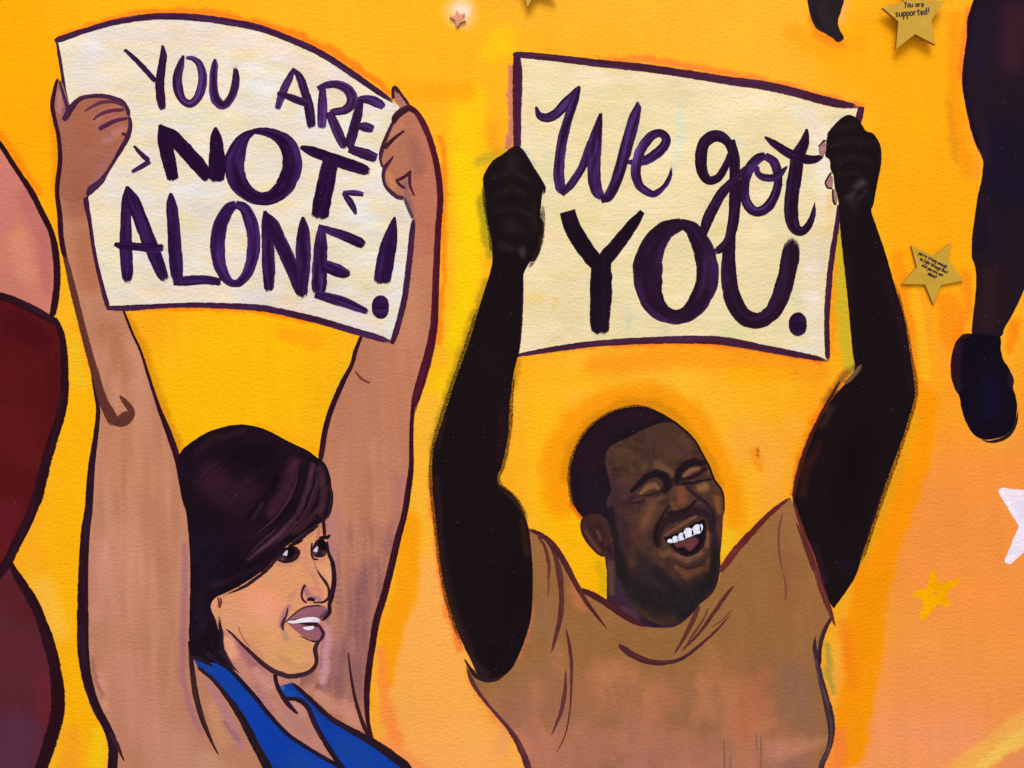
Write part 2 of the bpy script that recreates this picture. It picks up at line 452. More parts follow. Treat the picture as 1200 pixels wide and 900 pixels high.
    F = np.stack([idx[:-1, :-1].ravel(), idx[1:, :-1].ravel(), idx[1:, 1:].ravel(), idx[:-1, 1:].ravel()], 1)
    m.v = V; m.f = [tuple(f) for f in F.tolist()]; m.c = [(q[0], q[1], q[2], 1.0) for q in c]
    # the wall has a body: back face and rim 12 cm behind
    o = len(m.v)
    for a, b in ((x0, y0), (gx[-1], y0), (gx[-1], gy[-1]), (x0, gy[-1])):
        m.v.append(wp(a, b, -0.12)); m.c.append((.6, .3, .05, 1))
    k = [idx[0, 0], idx[0, -1], idx[-1, -1], idx[-1, 0]]
    for i in range(4):
        j = (i + 1) % 4
        m.f.append((int(k[i]), int(k[j]), o + j, o + i))
    m.f.append((o, o + 1, o + 2, o + 3))
    w = m.build('wall', M['wall'])
    w['kind'] = 'structure'
build_wall()

# ------------------------------------------------------------------ placards and lettering
PUR = (46, 18, 50); PURL = (106, 64, 150); INK = (32, 12, 34); INKP = (74, 38, 92); LINE = (58, 22, 52)

def letters(parent, layer, table):
    for n, (strokes, c1, c2, mix) in enumerate(table):
        m = MB()
        for i, s in enumerate(strokes):
            m.stroke(s, layer + 0.75 * i, c1, c2, mix=mix, dry=(0.0, 0.0 if math.hypot(s[0][0] - s[-1][0], s[0][1] - s[-1][1]) < 6 else 0.07), edge=0.9, nacross=10)
        m.build('letter', M['darkbrush'], parent)

def blob(cx, cy, rx, ry, rot=0.0):
    """a round dab of paint as a very short fat stroke"""
    return [(cx - rx * 0.98, cy, ry * 0.5), (cx - rx * 0.8, cy, ry * 1.25), (cx - rx * 0.4, cy, ry * 1.85), (cx, cy, ry * 2),
            (cx + rx * 0.4, cy, ry * 1.85), (cx + rx * 0.8, cy, ry * 1.25), (cx + rx * 0.98, cy, ry * 0.5)]

# --- first placard: YOU ARE >NOT< ALONE!
p1 = thing('placard', 'curved cream placard lettered YOU ARE NOT ALONE in purple brush capitals', 'placard', 'painted placards')
m = MB()
m.fill([(67, 48, 1, 1), (100, 36), (135, 27), (175, 21), (212, 20), (250, 24), (300, 33), (337, 45), (375, 62), (405, 81), (435, 102), (469, 125, 1, 1),
        (478, 170), (485, 230), (484, 257), (479, 312), (474, 350), (460, 400, 1, 1), (440, 395), (412, 387), (375, 376), (337, 367), (300, 361), (225, 357), (175, 359), (127, 361, 1, 1),
        (117, 325), (110, 292), (104, 252), (97, 225), (86, 170), (79, 120), (75, 100), (71, 75)],
       2, (233, 217, 184), [
        ([(110, 50, 22), (102, 90, 22)], (232, 224, 226), .9), ([(130, 40, 14), (200, 30, 14), (250, 34, 12)], (232, 220, 214), .7),
        ([(180, 42, 14), (260, 44, 16), (330, 62, 16), (400, 98, 16), (445, 128, 12)], (240, 208, 176), .85),
        ([(150, 160, 24), (150, 210, 26)], (234, 214, 166), .7), ([(100, 110, 16), (140, 104, 12)], (240, 196, 152), .6),
        ([(210, 130, 20), (240, 140, 20)], (228, 222, 186), .8), ([(300, 90, 26), (320, 120, 22)], (234, 236, 238), .8),
        ([(360, 130, 22), (420, 150, 22), (440, 140, 18)], (232, 234, 232), .75), ([(270, 130, 18), (282, 142, 14)], (232, 224, 168), .7),
        ([(210, 225, 26), (250, 228, 24)], (234, 238, 244), .9), ([(180, 222, 18), (130, 232, 14)], (224, 226, 226), .8),
        ([(430, 180, 16), (440, 210, 18)], (226, 228, 216), .8), ([(400, 215, 18), (430, 260, 24)], (228, 234, 240), .7),
        ([(160, 300, 16), (190, 310, 18)], (232, 232, 236), .7), ([(220, 262, 14), (240, 280, 14)], (232, 220, 168), .7), ([(128, 300, 14), (136, 340, 14)], (232, 222, 178), .7),
        ([(230, 300, 16), (240, 315, 12)], (228, 226, 218), .7), ([(150, 345, 10), (250, 342, 12), (340, 356, 10)], (244, 216, 190), .8),
        ([(300, 345, 12), (380, 366, 12), (430, 382, 12)], (238, 216, 214), .8), ([(470, 300, 14), (464, 350, 14), (455, 385, 12)], (232, 228, 228), .8),
        ([(400, 300, 22), (420, 310, 18)], (230, 224, 178), .7), ([(440, 280, 12), (446, 300, 10)], (212, 220, 206), .6),
        ([(380, 330, 14), (420, 338, 14)], (232, 220, 170), .6), ([(310, 220, 16), (350, 235, 16)], (232, 220, 160), .6), ([(310, 190, 12), (312, 210, 12)], (232, 222, 176), .6),
        ([(480, 240, 8), (478, 290, 8)], (236, 226, 222), .7),
        ([(100, 90, 300), (440, 260, 300)], (240, 232, 238), .5, .3, (40, 12)), ([(110, 330, 300), (440, 120, 300)], (238, 208, 158), .45, .3, (36, 12)), ([(130, 200, 300), (440, 330, 300)], (214, 212, 224), .35, .3, (34, 10)), ([(100, 90, 600), (440, 260, 600)], (238, 214, 176), .16, .3),
       ], 4.0, streak=(8, 0.035, 40, 5), seed=5)
m.build('board', M['paint'], p1)
EDGE = [
    [(64, 48, 3), (70, 46, 6), (100, 36, 5.5), (135, 26, 6), (175, 20, 6.5), (212, 19.5, 7), (250, 23, 7), (300, 32, 7), (337, 45, 6.5), (375, 62, 6.5), (405, 81, 6.5), (435, 102, 6), (464, 122, 4.5)],
    [(66, 45, 1.5), (69, 62, 3), (72, 80, 3), (75, 100, 3), (80, 126, 3)],
    [(107, 221, 3.5), (101, 230, 5), (102, 243, 5), (105, 258, 4), (110, 292, 3.5), (117, 325, 4), (127, 362, 5)],
    [(125, 361, 4), (150, 361, 6), (175, 359.5, 5), (225, 357.5, 5), (300, 360.5, 6.5), (337, 367, 6.5), (375, 376, 7), (412, 387, 6.5), (440, 395, 6.5), (461, 402, 5)],
    [(459, 403, 4), (463, 392, 6), (468, 375, 6), (474, 350, 6), (479, 312, 6), (482, 282, 6), (485, 255, 4)],
]
for e in EDGE:
    line('border', e, 3, p1, LINE, (92, 60, 110), mix=.25, dry=(0, .05))
letters(p1, 4, [
    ([[(146, 58, 3), (162, 73, 5), (183, 96, 5)], [(190.5, 53, 2), (191.5, 65, 7), (189.5, 80, 8), (187.5, 98, 9), (188.5, 115, 9), (190.5, 130, 6)]], PUR, PURL, .15),
    ([[(215, 65, 2), (212, 75, 7), (208, 90, 9.5), (209, 105, 10), (214, 117, 8), (221, 121.5, 8), (228, 119, 8), (234, 110, 9), (237.5, 95, 9), (236.5, 82, 8), (232, 73, 6.5), (225, 68.5, 4.5), (218, 68, 2.5)]], PUR, PURL, .45),
    ([[(252, 69, 2), (251.5, 78, 7), (250, 92, 8), (250.5, 107, 9), (254, 118, 10), (260, 123, 9), (267, 120, 8), (273, 110, 8), (276, 97, 8), (276.5, 86, 6), (275, 77, 4)]], PUR, PURL, .5),
    ([[(157, 171, 2), (165, 180, 4.5), (175, 189, 5)], [(176, 189, 4), (168, 194, 5), (154, 202, 3)]], PUR, PURL, .35),
    ([[(187.5, 146, 3), (192, 160, 13), (196, 180, 14.5), (200, 197, 13), (203, 213, 11)], [(189, 148, 3), (201, 159, 13), (216, 175, 15), (232, 193, 15), (247, 211, 12)], [(252.5, 149, 2), (253, 160, 11), (254, 175, 15), (254.5, 195, 17), (254, 214, 15)]], (34, 8, 44), PUR, .4),
    ([[(297, 154, 5), (285, 163, 12), (277, 180, 19), (275, 198, 20), (280, 215, 19), (291, 227, 15), (306, 233, 13), (322, 229, 15), (335, 216, 19), (342, 197, 20), (341, 180, 19), (334, 166, 16), (322, 158, 11), (308, 154, 8), (296, 154, 5)]], (34, 8, 44), PURL, .26),
    ([[(352, 172.5, 3), (362, 176, 9), (378, 182, 11), (400, 190, 12), (418, 196, 12), (434, 202, 9)], [(388, 185, 14), (385, 200, 17), (382, 215, 18), (379, 230, 18), (376, 245, 18), (374, 257, 17)]], (34, 8, 44), PURL, .14),
    ([[(426, 228, 4), (414, 226, 6), (401, 226, 3)], [(402, 226, 3), (409, 235, 6.5), (414, 243, 6), (417.5, 252, 2)]], PUR, PURL, .4),
    ([[(345, 80, 3), (339, 92, 7), (332, 107, 8), (324.5, 129, 6)], [(345, 82, 3), (352, 92, 8), (358, 110, 9), (363, 130, 10), (365, 151, 8)], [(325, 109, 3), (337, 113, 6), (350, 118, 8), (360, 122, 6)]], PUR, PURL, .4),
    ([[(378, 104, 6), (378, 118, 9), (377.5, 135, 10), (377, 151, 8)], [(372, 104, 4), (382, 100, 7), (394, 99, 8), (405, 103, 10), (412, 112, 11), (412, 121, 11), (404, 129, 8), (393, 131, 7), (385, 131, 6)], [(386, 131, 8), (392, 146, 10), (398, 160, 10), (404.5, 174, 7)]], PUR, PURL, .5),
    ([[(423, 114, 5), (420, 130, 9), (416, 147, 10), (411, 165, 10), (410, 175, 6)], [(421, 116, 6), (433, 117, 9.5), (443, 121, 9.5), (451, 126, 5)], [(420, 148, 6), (429, 149, 10), (438, 152, 7)], [(409, 174, 8), (420, 178, 10), (432, 182, 11), (442, 186, 9)]], PUR, PURL, .35),
    ([[(149, 218, 2), (148.5, 232, 9), (147.5, 250, 10.5), (147.5, 275, 12), (148, 300, 13), (149, 318, 12), (149.5, 333, 8)], [(149, 219, 3), (156, 235, 13), (165, 258, 14), (175, 284, 14.5), (185, 308, 13.5), (194, 331, 9)], [(134, 286, 3), (142, 288, 7), (160, 289, 8), (178, 291, 9), (193, 290, 6)]], (36, 10, 48), PURL, .2),
    ([[(200, 226, 2), (201, 238, 10), (203, 260, 12.5), (205, 290, 13.5), (207, 315, 13.5), (208, 331, 10)], [(203, 331, 6), (220, 329, 10), (240, 328, 9), (260, 331, 7)]], (40, 14, 54), PURL, .25),
    ([[(277, 239, 7), (268, 245, 12), (259, 262, 14), (255, 285, 15), (257, 308, 13), (264, 325, 10), (273, 332, 7.5), (283, 329, 9), (292, 315, 11), (297, 295, 13), (297, 275, 13.5), (293, 257, 13), (286, 244, 11), (276, 239, 7)]], (44, 16, 62), PURL, .3),
    ([[(310.5, 247, 3), (312.5, 262, 10.5), (314, 285, 12.5), (315, 315, 13), (315.5, 343, 9)], [(311, 249, 3), (319, 263, 13), (330, 287, 14), (342, 313, 14.5), (353, 340, 13), (357, 349, 8)], [(355, 254, 2), (355.5, 267, 11), (355.5, 290, 15), (355, 318, 14.5), (354, 348, 9)]], (40, 12, 50), PURL, .25),
    ([[(377, 265, 6), (376, 285, 13), (375, 310, 15), (374, 335, 15), (373, 346, 11)], [(373, 265, 4), (388, 271, 8), (405, 277, 10), (419, 283, 10.5), (428, 288, 7)], [(381, 311, 11), (393, 316, 13.5), (403, 320, 11), (411, 320, 4)], [(369, 345, 7), (385, 349, 10), (403, 354, 10), (420, 361, 8), (432, 366, 5)]], (38, 12, 48), PURL, .35),
    ([[(462.5, 254, 2), (460, 268, 10), (456, 285, 16), (452, 305, 17.5), (449, 322, 18), (448, 334, 16)], blob(446, 360, 10.5, 12)], (38, 12, 50), PURL, .22),
])

# --- second placard: We got YOU.
p2 = thing('placard', 'pale yellow placard lettered We got YOU between two dark raised arms', 'placard', 'painted placards')
m = MB()
m.fill([(604, 66, 1, 1), (650, 69), (700, 75), (750, 80), (800, 87), (850, 95), (900, 102), (937, 110), (975, 120), (1008, 127, 1, 1), (1004, 160), (990, 220), (982, 245), (979, 270), (974, 300), (970, 338), (968, 375), (969, 421, 1, 1),
        (937, 415), (900, 408), (850, 400), (812, 398), (762, 399), (700, 402), (650, 409), (607, 415, 1, 1), (606, 300), (605, 180)],
       2, (238, 216, 166), [
        ([(614, 90, 14), (614, 200, 14)], (246, 214, 178), .8), ([(640, 84, 10), (740, 92, 10), (860, 110, 10), (960, 130, 10)], (246, 222, 190), .8),
        ([(660, 110, 20), (700, 116, 22)], (232, 216, 158), .7), ([(795, 120, 7), (798, 150, 9), (790, 200, 8)], (200, 216, 196), .75), ([(752, 150, 7), (748, 180, 7)], (206, 216, 186), .6),
        ([(826, 148, 9), (868, 170, 8)], (206, 216, 190), .5), ([(640, 180, 12), (646, 220, 12)], (214, 214, 170), .6), ([(616, 176, 4), (626, 194, 4)], (180, 204, 180), .8),
        ([(622, 350, 16), (634, 346, 12)], (246, 204, 130), .85), ([(652, 352, 6), (649, 364, 5)], (246, 196, 112), .8), ([(620, 300, 14), (640, 280, 18)], (246, 214, 166), .8),
        ([(735, 358, 5), (738, 372, 5), (733, 386, 4)], (184, 206, 196), .75), ([(698, 398, 4)], (180, 204, 204), .7), ([(780, 382, 5), (782, 390, 4)], (202, 214, 190), .7),
        ([(700, 270, 30), (740, 330, 30)], (234, 214, 150), .6), ([(800, 290, 12), (790, 330, 14)], (236, 218, 158), .7),
        ([(840, 275, 8), (845, 262, 8)], (222, 212, 130), .7), ([(850, 386, 14), (880, 392, 12)], (214, 214, 150), .5),
        ([(880, 270, 22), (900, 300, 22)], (240, 220, 164), .6), ([(940, 130, 20), (960, 150, 16), (966, 230, 14)], (242, 230, 222), .85),
        ([(952, 290, 18), (950, 340, 18), (955, 400, 14)], (240, 224, 216), .85), ([(972, 230, 8), (972, 270, 6)], (248, 196, 130), .8), ([(964, 280, 7), (962, 320, 6)], (232, 200, 200), .7),
        ([(928, 340, 12), (935, 355, 10)], (214, 218, 182), .7), ([(915, 390, 12), (905, 370, 8)], (212, 214, 150), .7), ([(930, 408, 8), (958, 412, 8)], (232, 222, 228), .8),
        ([(905, 220, 14), (950, 215, 14)], (230, 230, 206), .6), ([(976, 142, 6), (986, 134, 5)], (196, 204, 210), .8),
        ([(620, 120, 400), (960, 380, 400)], (246, 224, 190), .45, .3, (36, 14)), ([(620, 380, 400), (960, 120, 400)], (230, 204, 146), .35, .3, (34, 12)), ([(640, 240, 200), (900, 300, 200)], (226, 212, 170), .35, .3, (28, 12)), ([(962, 160, 6), (956, 150, 6)], (244, 206, 190), .7),
       ], 4.0, streak=(5, 0.03, 34, 5), seed=8)
m.build('board', M['paint'], p2)
for e in [
    [(601, 64, 3), (606, 64, 6), (650, 68, 7), (700, 74, 7.5), (750, 79, 8), (800, 86, 8), (850, 94, 8.5), (900, 101, 9), (937, 110, 9), (975, 120, 9), (1010, 126, 6)],
    [(605.5, 63, 7), (606.5, 90, 10), (606, 130, 9), (606, 178, 7)],
    [(1009, 125, 6), (1007.5, 134, 7), (1005, 146, 6)],
    [(983, 240, 3), (980, 268, 5), (975, 300, 5.5), (971, 338, 6), (969, 375, 5.5), (970, 424, 5)],
    [(604, 417, 3), (650, 409, 5.5), (700, 402.5, 6), (762, 399, 7), (812, 398, 8), (850, 400, 8.5), (900, 409, 7), (937, 416, 6), (973, 423, 4)],
    [(612, 318, 2), (611, 350, 4), (609, 390, 4), (606, 418, 3)],
]:
    line('border', e, 3, p2, (66, 26, 50), (100, 62, 100), mix=.2, dry=(0, .05))
letters(p2, 4, [
    ([[(628, 125, 2), (632, 135, 7), (641, 138, 9), (652, 133, 10), (664, 120, 10), (675, 107, 6), (679, 100, 2)], [(679, 101, 3), (674, 115, 8), (667, 135, 9), (660, 160, 10), (656, 185, 10.5), (655, 205, 11), (657, 221, 10), (660, 229, 6)],
      [(658, 228, 5), (670, 215, 8), (682, 196, 8), (692, 172, 9.5), (700, 150, 8), (704.5, 131, 2)], [(704, 133, 3), (700, 155, 10), (697, 180, 12.5), (696, 200, 13), (698, 220, 12), (706, 234, 8)],
      [(704, 234, 7), (713, 230, 10), (721, 215, 11), (729, 190, 12), (736, 165, 12.5), (743, 140, 11.5), (747, 126, 7), (747, 117, 2)]], (38, 14, 44), PURL, .35),
    ([[(735, 190, 3), (748, 190, 8), (762, 185, 10), (776, 174, 10), (780.5, 163, 9), (774, 156, 8), (764, 159, 9), (753, 172, 10), (747, 188, 10), (745, 204, 10), (749, 217, 9), (757, 224, 8), (767, 227, 6.5), (778, 219, 5), (785, 207, 4), (787.5, 193, 1.5)]], (44, 18, 56), PURL, .55),
    ([[(856, 178, 5), (853, 167, 9), (845, 160.5, 11), (835, 160, 12), (825, 168, 12), (821.5, 183, 12), (822.5, 200, 11), (830, 211, 9), (842, 208, 8), (851, 193, 7), (855.5, 180, 5)],
      [(856.5, 164, 8), (860, 183, 11), (861, 200, 11), (861, 220, 11), (861, 242, 11.5), (858, 267, 10.5), (853, 282, 9), (845, 291, 8), (834, 297, 6)],
      [(823.5, 275, 8), (829, 258, 11), (838, 240, 11), (847, 225, 10), (857, 214, 8), (868, 203, 6), (876, 194, 4)]], INK, INKP, .3),
    ([[(897, 182.5, 7), (888, 186, 10), (878, 198, 10.5), (872.5, 215, 10), (873, 232, 10), (880, 245, 10), (890, 248, 10), (902, 240, 10), (910, 223, 9), (911.5, 207, 9), (907, 190, 9), (896, 182.5, 7)], [(887, 195, 4), (888, 203, 6), (895, 208, 7), (907, 208, 7), (915, 203, 6), (923, 194, 1.5)]], (40, 16, 46), PURL, .4),
    ([[(945.5, 151, 2), (942.5, 167, 10), (935, 183, 13), (931, 208, 14.5), (927.5, 233, 14.5), (927.5, 253, 14), (931.5, 267, 12), (940, 271, 9), (948, 263, 7), (953, 250, 5), (955, 236, 1.5)], [(896, 160.5, 1.5), (906.5, 168, 7), (921.5, 178, 9), (930, 182, 10), (947, 187, 9), (957, 186, 7), (966, 182, 2)]], INK, INKP, .4),
    ([[(665, 247.5, 16), (671, 267, 17), (685, 290, 17), (697, 306, 16), (704, 314, 14)], [(753, 248, 5), (742, 262, 11), (727, 282, 14), (712, 300, 15), (705, 312, 14)], [(704, 298, 18), (704.5, 325, 22), (704, 350, 22), (703, 375, 20), (703, 393, 16)]], (26, 12, 26), INKP, .12),
    ([[(799, 262, 12), (780, 270, 19), (767, 285, 25), (760, 305, 29), (759, 325, 30), (762, 345, 26), (771, 362, 20), (787, 371, 15), (803, 369, 16), (817, 356, 20), (827, 336, 22), (829, 315, 22), (825, 295, 21), (818, 279, 18), (809, 267, 14), (796, 261, 9)]], (36, 16, 36), INKP, .35),
    ([[(857.5, 268, 9), (854, 295, 13), (854, 320, 15.5), (856, 340, 17), (862, 357, 18), (872, 371, 17), (887, 376, 16), (900, 370, 16), (908, 362, 17), (916, 343, 18), (923, 318, 18), (927, 295, 17.5), (929, 276, 12)]], (36, 16, 34), INKP, .22),
    ([blob(935, 380, 11, 12)], (36, 14, 44), PURL, .2),
])

# ------------------------------------------------------------------ painted figures
LN = (46, 14, 26); LNP = (80, 44, 74); BK = (24, 14, 20)

# --- figure at the left edge: salmon sleeve and maroon trousers
a = thing('person', 'painted figure with salmon shirt hem and maroon trousers beside the curved placard', 'person', 'painted figures')
MB().fill([(-120, 60), (-40, 120), (0, 170), (12, 187), (25, 207), (37, 225), (48, 247), (60, 272), (65, 295), (67, 325), (65, 350), (61, 374, 1, 1), (45, 365), (25, 355), (0, 346), (-60, 330), (-130, 320, 1, 1)], 1, (204, 122, 102), [
    ([(30, 230, 22), (52, 280, 14), (56, 340, 12)], (186, 104, 100), .7), ([(6, 210, 26), (0, 260, 24)], (202, 118, 112), .7), ([(20, 280, 20), (30, 320, 20)], (214, 136, 112), .8), ([(24, 276, 12)], (220, 136, 92), .6), ([(4, 330, 18), (40, 352, 12)], (196, 118, 104), .6)],
    5, streak=(0, .025, 40, 6), seed=11).build('shirt', M['paint'], a)
MB().fill([(-130, 322, 1, 1), (-60, 332), (0, 347), (25, 356), (45, 366), (63, 376), (72, 390), (75, 412), (76, 450), (77, 464), (72, 487), (65, 512), (55, 550), (47, 582), (35, 612), (22, 637), (12, 657), (0, 675), (-40, 720), (-130, 760, 1, 1)], 1, (88, 18, 22), [
    ([(20, 380, 30), (50, 400, 20)], (72, 12, 20), .8), ([(10, 500, 40), (40, 540, 20)], (98, 24, 24), .7), ([(10, 600, 26), (0, 650, 20)], (100, 26, 34), .7), ([(60, 420, 16), (64, 480, 10)], (76, 14, 20), .6)],
    5, streak=(80, .05, 40, 6), seed=12).build('trouser_leg', M['dark'], a)
MB().fill([(-130, 762, 1, 1), (-40, 724), (0, 676), (14, 662), (22, 675), (35, 695), (47, 720), (57, 750), (65, 780), (69, 812), (69, 837), (62, 865), (52, 895), (36, 940), (20, 1110, 1, 1), (-130, 1110, 1, 1)], 1, (92, 36, 46), [
    ([(10, 690, 20), (30, 720, 20)], (92, 28, 32), .7), ([(50, 800, 16), (52, 840, 16)], (108, 34, 44), .8), ([(20, 860, 40), (10, 920, 40)], (88, 46, 70), .85), ([(10, 760, 30)], (98, 34, 44), .6)],
    5, streak=(80, .04, 40, 6), seed=13).build('trouser_leg', M['dark'], a)
for p, w1 in (
    ([(-60, 92, 5), (0, 169, 5), (12, 187, 5), (25, 207, 5), (37, 225, 6), (48, 247, 6), (60, 272, 6), (65, 295, 7), (67, 325, 7), (65, 350, 7), (61, 374, 6)], 2),
    ([(-90, 326, 6), (0, 347, 8), (25, 356, 8), (45, 366, 8), (66, 378, 7)], 2.4),
    ([(64, 373, 4), (71, 388, 6), (75, 412, 7), (76, 450, 8), (75, 468, 9), (70, 490, 9), (62, 515, 10), (52, 550, 11), (44, 582, 11), (32, 612, 10), (19, 638, 10), (9, 658, 10), (-6, 678, 9), (-60, 730, 8)], 2.8),
    ([(12, 659, 5), (20, 675, 8), (33, 695, 10), (46, 720, 10), (56, 750, 12), (64, 780, 12), (68, 812, 14), (67, 837, 14), (60, 865, 14), (50, 895, 13), (34, 940, 12), (20, 1106, 10)], 2.2)):
    line('outline', p, w1, a, (40, 12, 22), (62, 30, 48), mix=.25, dry=(0, .02), nacross=6)

# --- figure at the right edge: dark trousers and boot
b = thing('person', 'painted figure in near-black trousers and rounded black shoe beside the gold stars', 'person', 'painted figures')
MB().fill([(1158, -60, 1, 1), (1144, 0), (1137, 20), (1136, 45), (1131, 75), (1130, 100), (1135, 130), (1142, 160), (1150, 182), (1152, 192), (1150, 212), (1146, 228), (1142, 255), (1139, 280), (1139, 302), (1142, 310), (1144, 330), (1142, 355), (1139, 385), (1141, 398), (1158, 402), (1174, 393), (1177, 385), (1190, 362), (1200, 340), (1222, 290), (1250, 220), (1270, 120), (1276, -60, 1, 1)], 1, (34, 20, 30), [
    ([(1190, 20, 30), (1186, 70, 24)], (58, 26, 38), .8), ([(1150, 20, 14), (1145, 80, 12)], (30, 22, 40), .7), ([(1175, 160, 40), (1180, 220, 40)], (22, 16, 34), .85), ([(1160, 320, 16), (1158, 380, 16)], (46, 26, 28), .8), ([(1150, 250, 12), (1150, 290, 10)], (24, 16, 34), .6), ([(1146, 130, 8), (1158, 190, 8)], (46, 24, 40), .5)],
    5, streak=(80, .06, 40, 5), seed=14).build('trouser_leg', M['dark'], b)
MB().fill([(1140, 391), (1130, 392), (1122, 402), (1117, 415), (1116, 432), (1117, 447), (1120, 458), (1124, 464), (1127, 480), (1132, 495), (1140, 508), (1152, 515), (1167, 514), (1180, 509), (1188, 498), (1192, 480), (1190, 463), (1187, 455), (1188, 445), (1183, 433), (1176, 422), (1173, 410), (1172, 395), (1160, 393)], 1.6, (18, 10, 24), [
    ([(1124, 405, 6), (1121, 430, 6), (1124, 455, 6)], (46, 22, 36), .8), ([(1160, 450, 20), (1160, 480, 20)], (18, 14, 40), .7), ([(1184, 440, 5), (1184, 450, 4)], (56, 30, 44), .7)], 4, streak=(80, .06, 30, 4), seed=15).build('shoe', M['dark'], b)
line('outline', [(1150, -40, 4), (1143, 0, 4), (1136, 22, 4), (1135, 45, 4), (1131, 75, 4), (1130, 100, 4), (1135, 130, 4), (1143, 162, 4), (1151, 186, 3)], 2, b, (28, 12, 26), (60, 24, 48), nacross=5)
line('outline', [(1137, 393, 3), (1128, 395, 4), (1121, 405, 4), (1117, 420, 4), (1117, 440, 4), (1120, 456, 3)], 2.4, b, (40, 16, 22), (70, 34, 50), nacross=5)
line('outline', [(1146, 513, 1), (1158, 517.5, 3), (1172, 515.5, 4), (1184, 508, 4), (1191, 494, 3), (1193, 478, 1)], 1.2, b, (40, 22, 22), (60, 34, 30), edge=.4, nacross=5, dry=(.3, .3))

# --- foot hanging in from above
f = thing('person', 'painted black foot pointing down above the pale yellow placard', 'person', 'painted figures')
MB().fill([(930, -60, 1, 1), (946, 0), (950, 12), (956, 30), (965, 36), (974, 40), (979, 46), (986, 47.5), (989, 44), (984, 35), (982, 25), (986, 12), (989, 0), (996, -60, 1, 1)], 1, (40, 28, 32), [([(965, 10, 14), (970, 25, 10)], (44, 36, 40), .7), ([(952, 10, 6), (958, 28, 5)], (28, 20, 30), .6)], 3.5, streak=(80, .06, 30, 4), seed=16).build('foot', M['dark'], f)
line('outline', [(944, -20, 2), (950, 14, 2.5), (957, 31, 3), (968, 38, 3), (976, 43, 3), (982, 48, 3), (989, 46, 2)], 1.6, f, (34, 22, 30), (60, 60, 50), edge=.5, nacross=5)

# --- the person in the blue top
wmn = thing('person', 'painted dark-haired person in blue V-neck top raising the YOU ARE NOT ALONE placard', 'person', 'painted figures')
SK = (192, 128, 98)
body = MB()
# arm and flank at the left
body.fill([(79, 120), (67, 130), (66, 150), (69, 165), (70.5, 187), (67.5, 215), (67, 225), (71, 250), (72.5, 280), (77.5, 307), (85, 345), (91, 375), (100, 412), (110, 445), (112, 470), (116, 482), (112, 512), (107, 550), (104, 595), (100, 625), (97.5, 675), (97, 725), (97.5, 762), (102, 795), (112, 827), (125, 850), (132, 870), (132, 900), (128, 1110, 1, 1),
           (347, 1110, 1, 1), (347, 965), (318, 905), (300, 872), (285, 842), (265, 815), (250, 797), (236, 780), (226, 765), (224, 725), (224, 675), (223, 637), (220, 607), (212, 570), (208, 537), (200, 512), (187, 480), (177, 450), (165, 412), (155, 390), (145, 362), (150, 345), (140, 290), (120, 240), (112, 215), (130, 180), (110, 130)], 1, SK, [
    ([(95, 150, 36), (90, 200, 26), (90, 240, 30)], (164, 96, 74), .9), ([(100, 280, 24), (105, 330, 22)], (180, 108, 78), .8), ([(125, 390, 24), (140, 430, 26)], (180, 114, 80), .8),
    ([(150, 520, 34), (155, 560, 34)], (188, 122, 84), .8), ([(160, 640, 44), (150, 720, 40)], (206, 140, 114), .7), ([(118, 640, 16), (112, 720, 14)], (212, 142, 122), .7),
    ([(150, 460, 90), (160, 800, 90)], (216, 152, 124), .4, .5, (9, 120)), ([(150, 500, 90), (160, 820, 90)], (182, 116, 88), .25, .5, (12, 110)), ([(180, 590, 16), (190, 660, 16)], (190, 116, 88), .4), 
    ([(215, 640, 5), (217, 690, 6), (215, 740, 7), (214, 790, 6), (222, 830, 6), (235, 860, 5)], (170, 108, 116), .85), ([(150, 780, 40), (170, 850, 40)], (208, 138, 114), .6), ([(116, 790, 8), (124, 830, 7)], (226, 150, 126), .6), ([(200, 880, 50), (220, 940, 50)], (206, 140, 118), .7),
    ([(108, 772, 4), (113, 800, 4), (121, 818, 3)], (150, 92, 78), .7),
    ([(250, 830, 14), (262, 870, 14)], (206, 144, 104), .8), ([(245, 800, 5), (258, 825, 8), (272, 850, 7), (284, 876, 6)], (182, 122, 130), .85), ([(262, 845, 4), (280, 868, 4)], (146, 90, 110), .6), ([(240, 890, 20), (270, 920, 30)], (204, 148, 116), .7)],
    4, streak=(84, .03, 60, 6), seed=21)
